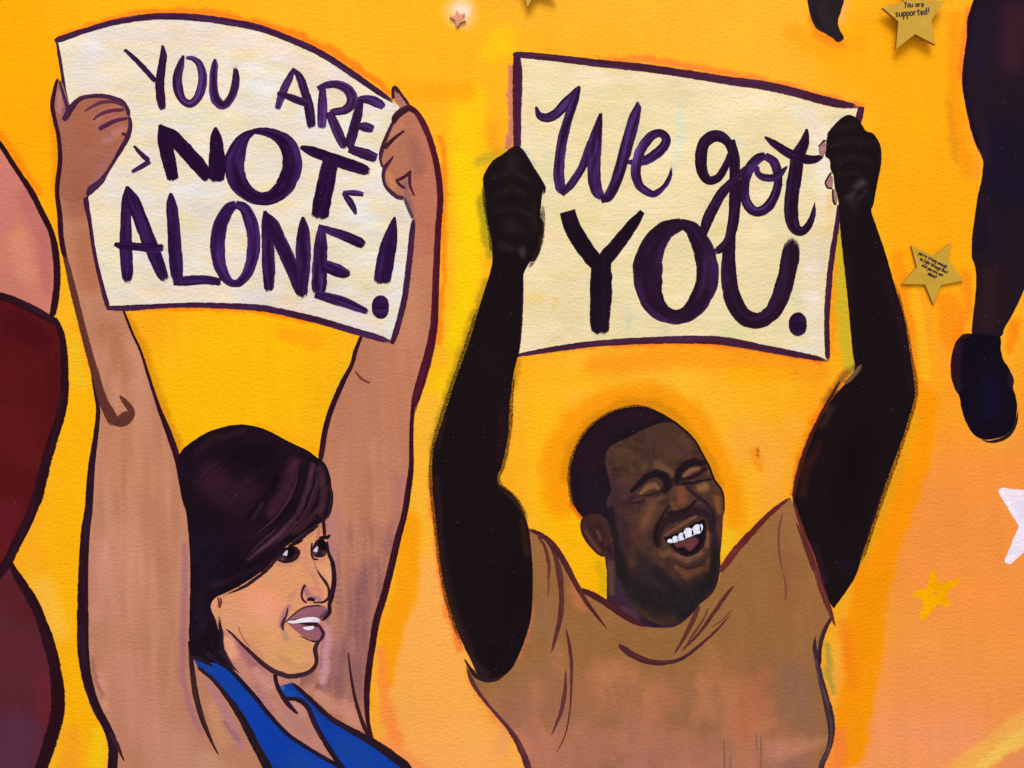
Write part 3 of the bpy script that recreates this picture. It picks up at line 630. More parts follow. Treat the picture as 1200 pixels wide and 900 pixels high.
# arm at the right
body.fill([(424, 394), (417, 410), (412, 430), (402, 447), (390, 475), (382, 500), (376, 535), (378, 575), (380, 620), (384, 660), (386, 700), (372, 740), (362, 790), (350, 800), (345, 806), (360, 818), (387, 843), (412, 858), (438, 872, 1, 1), (431, 845), (430, 812), (432, 787), (436, 762), (442, 725), (450, 700), (457, 675), (467, 630), (475, 600), (480, 562), (482, 537), (482, 500), (485, 480), (490, 457), (502, 420), (509, 387), (510, 350), (512, 300), (514, 262), (517, 225), (515, 200), (490, 190), (475, 220), (480, 260), (474, 310), (465, 360), (450, 396)], 1, (190, 122, 92), [
    ([(497, 230, 30), (497, 280, 30)], (186, 112, 86), 1, .5), ([(486, 340, 20), (480, 390, 24)], (196, 130, 96), .8), ([(430, 470, 30), (420, 520, 30)], (188, 124, 94), .7),
    ([(440, 560, 26), (430, 620, 26)], (180, 116, 92), .7), ([(470, 560, 8), (466, 600, 8), (455, 650, 8)], (172, 104, 104), .7), ([(396, 600, 14), (394, 650, 12)], (184, 116, 104), .7), ([(386, 610, 10), (392, 680, 12)], (172, 116, 132), .7, 1),
    ([(424, 680, 40), (414, 740, 40), (402, 790, 34)], (160, 104, 98), .85, 1), ([(424, 660, 60), (404, 800, 50)], (136, 88, 92), .7, .5, (4, 60)), ([(430, 560, 60), (410, 720, 60)], (206, 140, 112), .4, .5, (5, 70)), 
    ([(383, 735, 7), (382, 775, 8), (379, 800, 6)], (206, 146, 156), .9), ([(395, 740, 4), (394, 790, 5)], (170, 112, 118), .6), ([(376, 740, 5), (374, 780, 6)], (148, 94, 104), .7),
    ([(404, 830, 16), (420, 848, 12)], (206, 138, 118), .85), ([(404, 780, 7), (412, 822, 5)], (160, 108, 92), .7), ([(372, 812, 10), (390, 828, 12)], (206, 140, 118), .8), ([(362, 800, 8), (376, 806, 6)], (132, 84, 80), .7)],
    4, streak=(86, .04, 60, 5), seed=22)
# neck and chest between the straps
body.fill([(256, 735), (262, 755), (256, 772), (262, 777), (275, 791), (300, 818), (315, 838), (337, 861), (362, 878), (396, 897, 1, 1), (388, 882), (378, 862), (368, 842), (360, 829), (346, 819), (336, 817), (330, 814), (334, 812), (346, 808), (352, 800), (350, 790), (318, 780), (300, 765), (280, 745)], 2.0, (196, 130, 112), [
    ([(266, 750, 10), (272, 765, 10)], (240, 166, 128), .85), ([(278, 750, 5), (292, 772, 9), (306, 790, 8)], (168, 100, 112), .85), ([(300, 785, 8), (316, 805, 9)], (214, 150, 134), .8), ([(300, 806, 6), (320, 832, 7)], (176, 118, 122), .7), ([(334, 838, 12), (360, 862, 12)], (186, 126, 116), .8), ([(345, 826, 6), (356, 838, 5)], (204, 142, 134), .7), ([(318, 784, 6), (326, 800, 4)], (220, 160, 132), .7), ([(264, 772, 5), (272, 782, 4)], (110, 74, 84), .7)],
    2.6, seed=23, streak=(50, .04, 30, 4))
body.fill([(243, 705), (262, 700), (300, 720), (376, 722), (376, 760), (368, 806), (345, 818), (325, 822), (290, 808), (262, 776), (250, 740)], 1.5, (196, 130, 112), [([(250, 715, 14)], (232, 160, 124), .8), ([(362, 790, 16), (350, 800, 12)], (140, 90, 84), .7)], 3.5, seed=33)
# face
FACE = [(378.7, 606), (379.5, 622), (383, 634), (385.5, 647), (390.7, 661), (392.3, 673), (391, 689), (388.7, 703), (385.5, 709), (386, 716), (382, 724), (376, 729), (373, 733), (377, 739), (379, 745), (373.5, 753), (369.5, 761), (371, 772), (370, 780), (364, 787), (353, 791.5), (340, 793), (331, 791.5), (320, 787), (307, 777), (296, 767), (284, 755), (273, 744), (262, 738), (254, 726), (247, 712), (248, 704), (256, 697), (280, 682), (307, 662), (324, 645), (340, 628), (360, 616)]
body.fill(FACE, 3, (226, 154, 108), [
    ([(300, 700, 28), (318, 706, 22)], (242, 156, 112), .8), ([(268, 715, 16), (280, 730, 16)], (226, 156, 110), .7), ([(310, 745, 24), (330, 770, 20)], (224, 160, 104), .7), ([(345, 765, 18), (352, 778, 14)], (222, 164, 98), .8), ([(355, 640, 10), (360, 665, 12)], (216, 142, 112), .8), ([(370, 610, 6), (362, 626, 7)], (206, 134, 98), .8), ([(384, 668, 6), (386, 680, 5)], (226, 166, 128), .8), ([(366, 672, 5), (374, 690, 4)], (200, 130, 112), .6),
    ([(325, 660, 5), (340, 662, 5), (350, 656, 4)], (196, 130, 106), .7, 1), ([(372, 657, 4), (380, 654, 4)], (196, 132, 112), .7, 1), ([(340, 634, 7), (352, 630, 6)], (150, 96, 80), .7, 1), ([(306, 714, 30)], (244, 160, 132), .7, 1), ([(275, 725, 16)], (224, 158, 128), .5, 1), ([(330, 770, 8), (350, 784, 8), (362, 778, 6)], (206, 142, 96), .6, 1), ([(290, 752, 8), (306, 770, 8)], (206, 136, 100), .6, 1), ([(357, 690, 7), (362, 700, 7), (374, 702, 6)], (164, 104, 124), .9, 1), ([(368, 690, 6), (376, 694, 6)], (214, 132, 112), .85), ([(364, 690, 2.4), (365, 697, 2.4)], (206, 136, 116), .7),
    ([(338, 710, 4), (332, 722, 6), (329, 732, 5)], (176, 112, 122), .85), ([(340, 700, 5), (346, 694, 4)], (196, 132, 106), .6), ([(333, 742, 5), (336, 750, 5)], (168, 138, 112), .6), ([(350, 750, 5), (362, 756, 4)], (206, 160, 84), .6), ([(320, 640, 8), (330, 634, 7)], (190, 126, 92), .7),
    ([(372, 640, 3), (374, 620, 4), (377, 612, 3)], (190, 110, 84), .7), ([(262, 695, 5), (282, 686, 4), (300, 676, 4)], (180, 120, 92), .6), ([(252, 700, 5), (250, 712, 4)], (232, 160, 124), .8)],
    1.7, streak=(10, .025, 16, 3), seed=24, wob=1.0, edge=1.5)
# hands over the placard
body.fill([(67.5, 92, 1, 1), (64, 104), (61.5, 122), (64, 140), (68.5, 160), (70.5, 187), (67.5, 215), (67, 228), (84, 236), (101, 231, 1, 1), (108, 222), (122, 207), (132, 190), (142, 173), (150, 160), (153, 147), (151.5, 136), (150, 129), (145, 120), (132, 115), (112, 112.5), (95, 115), (83, 127), (81.5, 122), (78, 112), (73.5, 98)], 5, (166, 100, 78), [
    ([(70, 108, 5), (70, 130, 5)], (188, 120, 118), .9), ([(95, 130, 18), (100, 160, 20)], (166, 98, 70), .7), ([(100, 200, 22), (90, 230, 22)], (164, 96, 74), .9), ([(112, 140, 6), (128, 130, 6), (142, 126, 6)], (184, 112, 104), .7), ([(118, 150, 5), (134, 140, 5), (146, 136, 5)], (176, 106, 98), .7), ([(124, 165, 8), (138, 156, 8), (146, 150, 6)], (186, 116, 104), .75), ([(130, 180, 6), (118, 200, 6), (108, 214, 6)], (164, 102, 104), .7), ([(128, 158, 5)], (140, 92, 100), .5), ([(76, 130, 5), (80, 140, 4)], (130, 82, 110), .8)],
    2.6, streak=(10, .03, 20, 4), seed=25, edge=1.5)
body.fill([(461, 108), (462, 102.5), (465.5, 102.5), (472, 113), (478, 122), (489, 133), (498, 148), (506, 168), (512, 190), (516, 215), (517, 240), (512, 262), (496, 264), (484, 256, 1, 1), (481, 244), (476, 236), (474, 232), (467, 231.5), (458, 227), (452, 218), (448, 207), (449, 197), (446, 187), (447, 178), (453, 160), (460, 145), (464, 135), (468, 126), (463, 118)], 5, (182, 112, 86), [
    ([(465, 108, 4), (472, 122, 4)], (164, 112, 108), .85), ([(468, 148, 10), (458, 165, 9)], (192, 124, 96), .7), ([(485, 170, 16), (490, 200, 14)], (160, 98, 80), .75), ([(490, 150, 9), (500, 175, 8)], (190, 114, 96), .7), ([(456, 205, 6), (462, 220, 6)], (206, 134, 90), .8), ([(475, 215, 5), (478, 232, 5), (484, 250, 6)], (134, 92, 96), .75), ([(500, 215, 12), (500, 262, 26)], (186, 112, 86), 1, .5), ([(466, 186, 8), (470, 196, 8)], (176, 112, 86), .5)],
    2.6, streak=(80, .03, 20, 4), seed=26, edge=1.5)
body.build('body', M['paint'], wmn)

# blue top
MB().fill([(226, 768, 1, 1), (240, 768), (262, 776, 1, 1), (275, 790), (300, 817), (315, 837), (337, 860), (362, 877), (395, 896, 1, 1), (382, 872), (370, 850), (360, 830), (347, 820), (335, 819), (326, 806), (341, 800, 1, 1), (360, 817), (387, 842), (412, 857), (440, 872), (475, 900), (600, 1110, 1, 1), (345, 1110, 1, 1), (345, 970), (316, 904), (300, 874), (290, 855), (280, 837), (265, 815), (250, 797), (232, 781)], 2.6, (18, 62, 160), [
    ([(240, 775, 8), (252, 785, 8)], (26, 66, 150), .8), ([(335, 812, 8), (345, 815, 6)], (20, 80, 170), .8), ([(330, 806, 5)], (90, 130, 150), .7), ([(300, 840, 14), (330, 880, 20)], (14, 60, 168), .7), ([(400, 870, 18), (430, 890, 16)], (22, 66, 152), .7), ([(350, 895, 26)], (24, 70, 156), .6), ([(370, 826, 5), (385, 850, 6)], (16, 52, 140), .7)],
    3, streak=(50, .05, 30, 4), seed=27).build('top', M['paint'], wmn)
# hair
HR = (27, 13, 24)
hair = MB().fill([(208, 538), (214, 527), (223, 519), (242, 507), (263, 500), (284, 497.5), (305, 501), (321, 508), (340, 518), (359, 527), (373, 537), (381, 544), (387, 558), (388.5, 576), (386, 595), (381.5, 609), (373, 614), (362, 623), (350, 630), (338, 638), (325, 652), (307, 669), (293, 679), (280, 687), (266, 694), (252, 701), (247, 711), (252, 724), (256, 738), (258, 752), (260, 766), (266, 777), (252, 777), (238, 774), (224, 768), (221.5, 745), (222, 725), (223, 675), (222, 640), (219, 607), (211, 568)], 4, HR, [
    ([(250, 560, 30), (262, 575, 26)], (58, 26, 42), .8), ([(290, 570, 24), (280, 590, 24)], (48, 22, 38), .7), ([(230, 530, 8), (250, 514, 8), (285, 505, 6)], (44, 22, 30), .7),
    ([(280, 530, 20), (310, 530, 20)], (22, 10, 18), .8), ([(240, 640, 26), (250, 680, 20)], (24, 16, 34), .7), ([(345, 545, 14), (335, 575, 14), (318, 600, 10)], (64, 28, 48), .85), ([(375, 550, 8), (380, 575, 8), (376, 600, 7)], (74, 40, 52), .85),
    ([(366, 545, 5), (362, 570, 5), (350, 600, 5), (330, 625, 5), (305, 645, 4), (290, 656, 2)], (82, 46, 58), .85), ([(372, 598, 5), (360, 612, 5), (345, 624, 5)], (70, 40, 46), .7), ([(352, 545, 4), (345, 580, 4), (325, 608, 4), (300, 625, 3)], (24, 10, 22), .8), ([(371, 560, 3), (366, 580, 3), (358, 596, 2)], (28, 12, 24), .85), ([(325, 560, 5), (308, 585, 5), (292, 606, 4)], (20, 10, 20), .8), ([(308, 590, 3), (296, 608, 3)], (70, 36, 52), .6), ([(318, 640, 4), (300, 655, 4), (285, 665, 3)], (30, 16, 32), .6), ([(250, 685, 6), (270, 680, 5), (300, 665, 4)], (52, 26, 34), .6), ([(236, 700, 10), (238, 740, 10)], (30, 22, 36), .6)],
    2.2, streak=(-42, .28, 30, 2.0), seed=28, wob=1.2, edge=1.5).build('hair', M['dark'], wmn)
for p in ([(372, 548, 3), (369, 578, 7), (358, 602, 6), (340, 620, 4), (318, 637, 1.5)], [(366, 600, 1), (352, 615, 2.5), (336, 627, 2), (315, 645, 1)],
          [(350, 540, 1), (345, 570, 3), (328, 600, 3), (305, 622, 2), (280, 640, 1)], [(330, 615, 1), (312, 630, 2.5), (296, 645, 1.5), (286, 656, 1)]):
    line('hair_strand', p, 4.7, hair, (72, 38, 50), (46, 22, 36), mix=.6, dry=(.3, .5), edge=.2, nacross=5, rough=.15)
for p in ([(262, 698, 1), (285, 688, 3.5), (305, 674, 4.5), (322, 657, 5), (335, 643, 4)], [(256, 720, 3), (259, 742, 5), (261, 762, 6), (272, 781, 4), (284, 790, 1)], [(337, 640, 3), (352, 630, 5), (366, 620, 5), (378, 611, 3)], [(384, 560, 1), (389, 580, 3), (386, 600, 4), (381, 611, 2)]):
    line('hair_strand', p, 4.4, hair, (34, 18, 28), (90, 56, 54), mix=.3, dry=(.25, .3), edge=.25, nacross=6, rough=.2)
for p in ([(240, 764, 8), (252, 772, 8), (264, 781, 6), (276, 790, 2)], [(252, 760, 6), (262, 772, 6), (274, 784, 3)], [(224, 768, 6), (240, 775, 5), (254, 784, 2)]):
    line('hair_strand', p, 4.5, hair, (30, 18, 34), (60, 40, 50), mix=.4, dry=(.1, .5), edge=.1, nacross=7, rough=.25)
# eyes
for lid, ball, glint, lash in (
    ([(322, 653, 1), (328, 657, 2.2), (336, 658.5, 2.4), (345, 656, 2.2), (350.5, 649, 2), (351, 642, 1.5)], [(325, 651), (331, 644), (340, 640), (348, 641), (350.5, 647), (347, 654), (338, 657), (329, 656)], (335, 648.5), [(338, 640, 2), (347, 637, 2.5), (356, 632.5, 1)]),
    ([(365.5, 636, 1.4), (365, 645, 2), (367, 654, 2), (374, 656, 1.4)], [(366, 642), (370, 634), (376, 631), (381, 634), (383, 642), (382, 650), (377, 653), (370, 653), (366.5, 649)], (370.5, 644), [(374, 631, 3), (379, 630, 4), (385, 629, 3), (386.5, 625.5, 1)])):
    e = MB().fill(ball, 4.2, (48, 24, 34), [([(ball[0][0] + 14, ball[0][1] - 4, 9)], (16, 8, 14), .95, .5), ([(ball[4][0] - 3, ball[4][1] + 6, 4)], (92, 56, 56), .7), ([(ball[-1][0] + 2, ball[-1][1] - 1, 4)], (140, 94, 100), .6)], 1.2, seed=29, wob=.3, jit=.2, edge=1.0).build('eye', M['paint'], wmn)
    g = glint
    MB().fill([(g[0] - 3.5, g[1] + 1.5), (g[0], g[1] - 3), (g[0] + 2.2, g[1] - 3.4), (g[0] + 1.8, g[1] + 1), (g[0] + .8, g[1] + 3), (g[0] - 1.5, g[1] + 2.4)], 4.6, (206, 196, 214), [], 1.2, jit=.2, edge=.8).build('glint', M['paint'], e)
    line('eyelid', lid, 4.9, e, (40, 18, 28), (80, 44, 56), edge=.6, nacross=5, step=1)
    line('eyelash', lash, 4.9, e, (38, 14, 20), None, edge=.6, nacross=5, step=1)
# mouth
mo = MB().fill([(336, 728), (342, 722), (350, 715), (362, 710.5), (374, 709.5), (381, 711), (384.5, 716), (381, 722), (375, 727), (373, 733), (377.5, 739), (378.5, 744), (373, 750), (366, 750), (355, 745), (346, 739), (340, 733)], 3.8, (150, 92, 102), [
    ([(345, 727, 2), (358, 730, 4), (368, 731, 5), (374, 731, 4)], (44, 18, 26), .95, .5), ([(345, 721, 4), (362, 714, 5), (380, 714, 4)], (156, 98, 116), .6), ([(348, 738, 4), (360, 744, 4), (372, 745, 4)], (158, 96, 100), .7), ([(382, 718, 4), (376, 724, 3)], (72, 40, 60), .7)], 1.3, seed=30, wob=.5, jit=.25, edge=1.0).build('mouth', M['paint'], wmn)
MB().fill([(336.5, 728.5), (345, 727), (356, 724), (366, 723), (374, 725), (373.5, 729), (364, 729), (354, 729.5), (344, 730.5)], 4.3, (238, 228, 240), [([(366, 728, 3), (374, 727, 3)], (206, 190, 216), .6)], 1.3, jit=.2, edge=1.0).build('teeth', M['paint'], mo)
MB().fill([(355, 735.5), (362, 734), (367.5, 733.5), (368, 736), (364, 738), (359, 738)], 4.3, (232, 222, 236), [], 1.3, jit=.2, edge=1.0).build('teeth', M['paint'], mo)
for p, w1 in (([(335, 729, 1.2), (343, 721, 1.2), (355, 712.5, 1.3), (370, 709.5, 1.4), (378, 710, 1.6)], 1), ([(373, 732, 2.5), (377, 738, 3), (379, 744, 3.4), (374, 751, 2.5), (365, 751, 1.4), (350, 744, 1)], 1)):
    line('lip_line', p, 4.6, mo, (60, 26, 44), (100, 60, 80), edge=.6, nacross=5, step=1)
# drawn lines
WL = [
    ([(67.5, 91, 2), (64, 106, 3.5), (61.5, 124, 4), (65, 143, 4), (69, 162, 4), (70.5, 187, 4.5), (67.5, 215, 4.5), (67, 228, 4.5), (70, 250, 5), (72, 280, 5), (77, 305, 5)], 6, LN, LNP),
    ([(72, 275, 2), (76, 300, 4), (81, 320, 5.5), (87, 345, 6.5), (95, 377, 6.5), (104, 412, 7), (113, 443, 8), (120, 467, 9), (128, 484, 11), (135, 495, 11), (139, 500, 4)], 2.0, (94, 48, 40), (120, 66, 54)),
    ([(133, 496, 4), (141, 494, 12), (150, 488, 12), (154, 482, 7), (149, 474, 6), (144, 468, 4), (140, 463, 1)], 2.5, (96, 50, 40), (124, 70, 56)),
    ([(107, 435, 2), (112, 462, 3), (115, 482, 4), (112, 512, 5), (107, 550, 7), (104, 595, 8), (100, 625, 9), (97.5, 675, 10), (97, 725, 11.5), (97.5, 762, 11.5), (102, 795, 10), (112, 827, 9), (124, 850, 8.5), (132, 872, 9.5), (132, 900, 10), (120, 1108, 9)], 2.0, (40, 16, 28), (72, 42, 66)),
    ([(128, 858, 2), (137, 872, 4), (142, 884, 2), (146, 892, 1)], 2.6, (60, 30, 40), None),
    ([(144, 362, 2), (155, 390, 2.4), (165, 412, 2.4), (177, 450, 3), (187, 480, 4), (198, 508, 6), (207, 535, 6), (211, 560, 4), (217, 595, 3)], 2.0, LN, LNP),
    ([(222, 750, 3), (225, 782, 5), (229, 812, 6), (238, 845, 5), (250, 873, 2), (257, 886, 1)], 2.4, (44, 22, 24), (120, 80, 74)),
    ([(230, 780, 4), (250, 797, 3.5), (266, 816, 5), (281, 838, 7), (291, 856, 8), (301, 876, 8), (316, 904, 9), (349, 970, 8), (345, 1105, 7)], 3.4, (36, 20, 28), (84, 54, 60)),
    ([(250, 772, 3), (262, 778, 4), (276, 791, 4), (300, 818, 4.5), (316, 838, 4), (338, 861, 4), (363, 878, 4), (397, 898, 4), (430, 915, 3)], 3.6, (30, 18, 34), (50, 40, 90)),
    ([(322, 790, 4), (324, 800, 4), (328, 810, 4.5), (337, 824, 5), (346, 834, 3), (350, 837, 1)], 3.6, (46, 22, 34), (90, 56, 60)),
    ([(334, 819, 3), (348, 819.5, 4.5), (360, 828, 5), (369, 848, 5), (380, 868, 5), (397, 894, 5), (404, 900, 3)], 3.9, (36, 20, 34), (70, 50, 80)),
    ([(341, 799, 3), (360, 816, 4.5), (387, 841, 5), (412, 856, 6), (440, 872, 8), (460, 886, 9), (478, 902, 9), (600, 1106, 8)], 3.9, (38, 20, 32), (70, 46, 60)),
    ([(424, 393, 3), (417, 410, 4), (412, 428, 4), (402, 447, 5), (390, 475, 5.5), (382, 500, 5.5), (377, 530, 5.5), (375, 542, 4)], 2.0, LN, LNP),
    ([(476, 121, 2), (488, 132, 5), (497, 147, 6), (505, 167, 6), (511, 190, 6), (515, 215, 6), (516, 235, 6), (514, 262, 6), (512, 300, 6.5), (510, 350, 7), (508, 387, 8), (501, 420, 9), (494, 445, 9), (488, 465, 8), (484, 485, 6)], 6.0, (72, 16, 36), (110, 50, 66)),
    ([(491, 440, 1), (486, 460, 3), (483, 490, 4), (482, 515, 4), (482, 545, 5), (479, 570, 6), (474, 602, 6), (466, 632, 6.5), (458, 666, 7), (450, 698, 7), (441, 728, 7), (435.5, 762, 6.5), (432, 787, 6.5), (430, 812, 6), (431, 845, 4), (438, 869, 3), (441, 873, 2)], 2.0, (50, 16, 28), (86, 40, 52)),
    ([(408, 764, 1), (411, 790, 2), (417, 822, 3), (427, 852, 4), (437, 870, 2)], 2.4, (60, 28, 34), None),
    ([(416, 435, 1), (424, 444, 2), (434, 449, 1)], 2.4, (110, 54, 48), None),
    ([(490, 440, 1), (488, 456, 2.5), (486, 466, 1)], 2.4, (90, 36, 40), None),
    # hand at the left
    ([(70, 95, 1.5), (74, 110, 3), (78.5, 124, 3.5), (79, 132, 3)], 6.2, (62, 30, 66), (90, 70, 120)),
    ([(74, 142, 3), (78, 136, 6), (84, 126, 6), (94, 116, 4.5), (106, 113, 4), (120, 112.5, 4), (133, 115, 4), (144, 120, 4), (150, 130, 4), (151, 138, 3)], 6.2, (64, 24, 46), (90, 60, 100)),
    ([(151, 136, 3), (153, 147, 4), (150, 160, 4.5), (143, 173, 4.5), (133, 190, 3), (125, 203, 3.5), (118, 213, 6), (107, 222, 7), (102, 230, 5)], 6.2, (62, 24, 52), (96, 80, 130)),
    ([(99, 131, 1), (108, 125, 2.4), (120, 120, 3.4), (134, 119.5, 3), (147, 125, 2)], 6.4, (88, 40, 60), (120, 70, 100)),
    ([(109, 141, 1.5), (118, 134, 3), (132, 129.5, 3.5), (146, 128.5, 3)], 6.4, (92, 40, 58), (120, 70, 100)),
    ([(116, 152, 4), (124, 147, 4.5), (136, 141.5, 3.5), (150, 138.5, 2.5)], 6.4, (76, 32, 60), (110, 70, 100)),
    ([(142, 156.5, 2), (147, 158, 3), (150, 160, 3)], 6.4, (76, 32, 56), None),
    # hand at the right
    ([(461, 116, 3), (460.5, 107, 3), (463, 102, 3), (469, 109, 2.5), (475, 117, 2.5), (479, 123, 2.5)], 6.2, (56, 22, 36), (90, 60, 80)),
    ([(462, 106, 3), (465, 105, 3), (466, 110, 1)], 6.5, (60, 34, 40), None),
    ([(461, 145, 4), (464, 137, 7), (472, 130, 7), (480, 127, 6), (488, 132, 4)], 6.4, (58, 20, 36), (90, 54, 66)),
    ([(460, 144, 3), (453, 160, 3.5), (449, 171, 4), (446.5, 180, 4), (446, 188, 2.5), (449, 197, 2)], 6.4, (62, 26, 46), (96, 70, 90)),
    ([(474, 153, 1.5), (466, 159, 3), (457, 167, 4), (450, 174, 4)], 6.6, (66, 24, 38), None),
    ([(461, 183, 1.2), (456, 190, 3), (451, 197, 4), (449, 206, 3), (451, 216, 3), (457, 224, 3.5), (466, 231, 4), (474, 232, 4)], 6.4, (66, 26, 50), (100, 70, 100)),
    ([(463, 212, 2), (470, 209.5, 3), (477, 205, 3), (481.5, 199.5, 1.5)], 6.6, (76, 26, 42), None),
    ([(465, 212, 2.5), (469, 217, 3), (475, 221, 2)], 6.6, (76, 28, 50), None),
    ([(481, 200, 2), (480, 208, 3), (481, 219, 2.5), (486, 230, 1)], 6.6, (80, 30, 48), None),
    ([(474, 232, 2), (477, 240, 3), (484, 256, 3)], 6.6, (90, 60, 80), None),
    # face
    ([(378, 600, 2), (379.5, 616, 3.5), (380.5, 628, 3)], 5.2, (56, 20, 24), None),
    ([(383, 634, 2), (385, 648, 3), (389.5, 659, 4), (391.5, 673, 4.5), (390.5, 688, 5), (388, 702, 4.5), (386, 708, 4), (386, 717, 4), (381, 724, 3), (376, 728, 2)], 5.2, (42, 18, 32), (70, 40, 60)),
    ([(374, 750, 3), (369.5, 760, 4.5), (371, 772, 4), (369.5, 780, 4), (363, 787, 4.5), (352, 791, 4.5), (340, 792.5, 4.5), (330, 790, 5), (319, 785.5, 5), (306, 776, 4.5), (295, 765.5, 3.5), (283, 754, 2.5), (272, 743, 1.8), (264, 736, 1)], 5.2, (54, 28, 38), (86, 56, 60)),
    ([(371, 667, .8), (376, 675, 2), (382, 683, 2.4), (385.5, 691, 2.4), (385, 700, 2.5), (380, 705, 2.5), (374, 706, 1.6), (366, 706, 1)], 5.2, (52, 20, 36), (96, 56, 80)),
    ([(358, 685, 2.5), (355, 690, 2), (353.5, 698, 1.8), (356, 704, 1.8), (360, 706.5, 1.5)], 5.2, (60, 26, 46), None),
    ([(360, 703.5, 2), (364, 702, 3.5), (369, 703.5, 3)], 5.2, (40, 14, 26), None),
    ([(337, 712, 1), (336, 720, 1.5), (333, 727, 3), (331, 733, 3), (332, 739, 1.4)], 5.2, (62, 34, 50), (120, 90, 100)),
    ([(279, 734, .8), (284, 746, 1), (292, 758, .8)], 5.2, (170, 110, 84), None),
    ([(255, 700, 1), (257, 706, 2), (256.5, 712, 1)], 5.2, (120, 50, 46), None), ([(258, 700, 1), (259.5, 705, 1.4), (257.5, 713, 1)], 5.2, (120, 50, 46), None),
    ([(367, 652, 1), (369, 662, .8), (372, 670, .8)], 5.2, (180, 110, 100), None),
]
for p, ly, c1, c2 in WL:
    line('outline', p, ly, wmn, c1, c2, mix=.22, dry=(0.02, .05), edge=.85, nacross=6, step=1.5)

# --- the laughing person in the tan shirt
mn = thing('person', 'painted laughing bearded person in tan shirt raising the We got YOU placard', 'person', 'painted figures')
DK = (25, 15, 18)
SPK = [([(600, 230, 30)], (40, 32, 34), .7)]
body = MB()
body.fill([(603, 173, 1, 1), (610, 175), (617.5, 187), (626, 199), (638, 220, 1, 1), (635, 231), (633.5, 252), (635, 267), (632, 281), (628, 299), (621, 307), (615, 318), (612.5, 330), (612, 350), (611, 375), (608, 412), (604, 428), (600, 450), (597, 475), (595, 512), (588, 545), (582.5, 560), (588, 570), (598, 577), (606, 586), (614, 602), (620, 622), (624, 662), (624, 700), (622, 725), (615, 750), (602, 780), (592, 791), (582, 796), (570, 797), (560, 790), (550, 770), (537, 742), (525, 705), (518, 675), (511, 612), (507, 570), (507, 532), (512, 512), (522, 482), (532, 450), (550, 400), (560, 365), (571, 330), (576, 312), (577, 300), (576, 284), (573, 267), (569.5, 249), (568, 229), (566, 215), (569, 203), (578, 190), (591, 181)], 5, DK, [
    ([(578, 208, 5), (600, 200, 6), (622, 212, 5)], (50, 40, 42), .45, 1), ([(580, 230, 5), (600, 221, 7), (615, 228, 4)], (48, 38, 41), .45, 1), ([(580, 248, 5), (602, 244, 6), (622, 252, 5)], (46, 37, 39), .45, 1), ([(592, 266, 5), (612, 270, 6)], (46, 37, 38), .45, 1), ([(574, 218, 3), (600, 211, 3), (626, 222, 3)], (20, 13, 16), .35, 1), ([(577, 238, 3), (600, 233, 3), (624, 242, 3)], (20, 13, 16), .35, 1), ([(582, 258, 3), (602, 254, 3), (622, 262, 3)], (20, 13, 16), .35, 1), ([(600, 190, 14)], (44, 34, 36), .6), ([(612, 292, 6), (613, 300, 4)], (72, 60, 66), .8), ([(588, 288, 9), (600, 292, 6)], (48, 34, 40), .7), ([(626, 240, 6), (626, 270, 6)], (36, 26, 22), .7), ([(600, 265, 16)], (38, 30, 30), .6),
    ([(512, 560, 6), (517, 640, 6), (530, 710, 7), (552, 765, 7)], (50, 26, 30), .7), ([(520, 490, 5), (512, 525, 5)], (52, 30, 28), .6), ([(590, 480, 7), (584, 540, 7)], (44, 20, 28), .6), ([(612, 610, 6), (618, 650, 6)], (60, 36, 26), .6), ([(540, 560, 30), (560, 660, 36)], (24, 15, 20), .8), ([(568, 790, 10), (548, 768, 5)], (60, 40, 44), .5), ([(570, 480, 24), (575, 400, 20)], (27, 16, 20), .8)],
    4, streak=(84, .10, 50, 5), seed=41, edge=1.8)
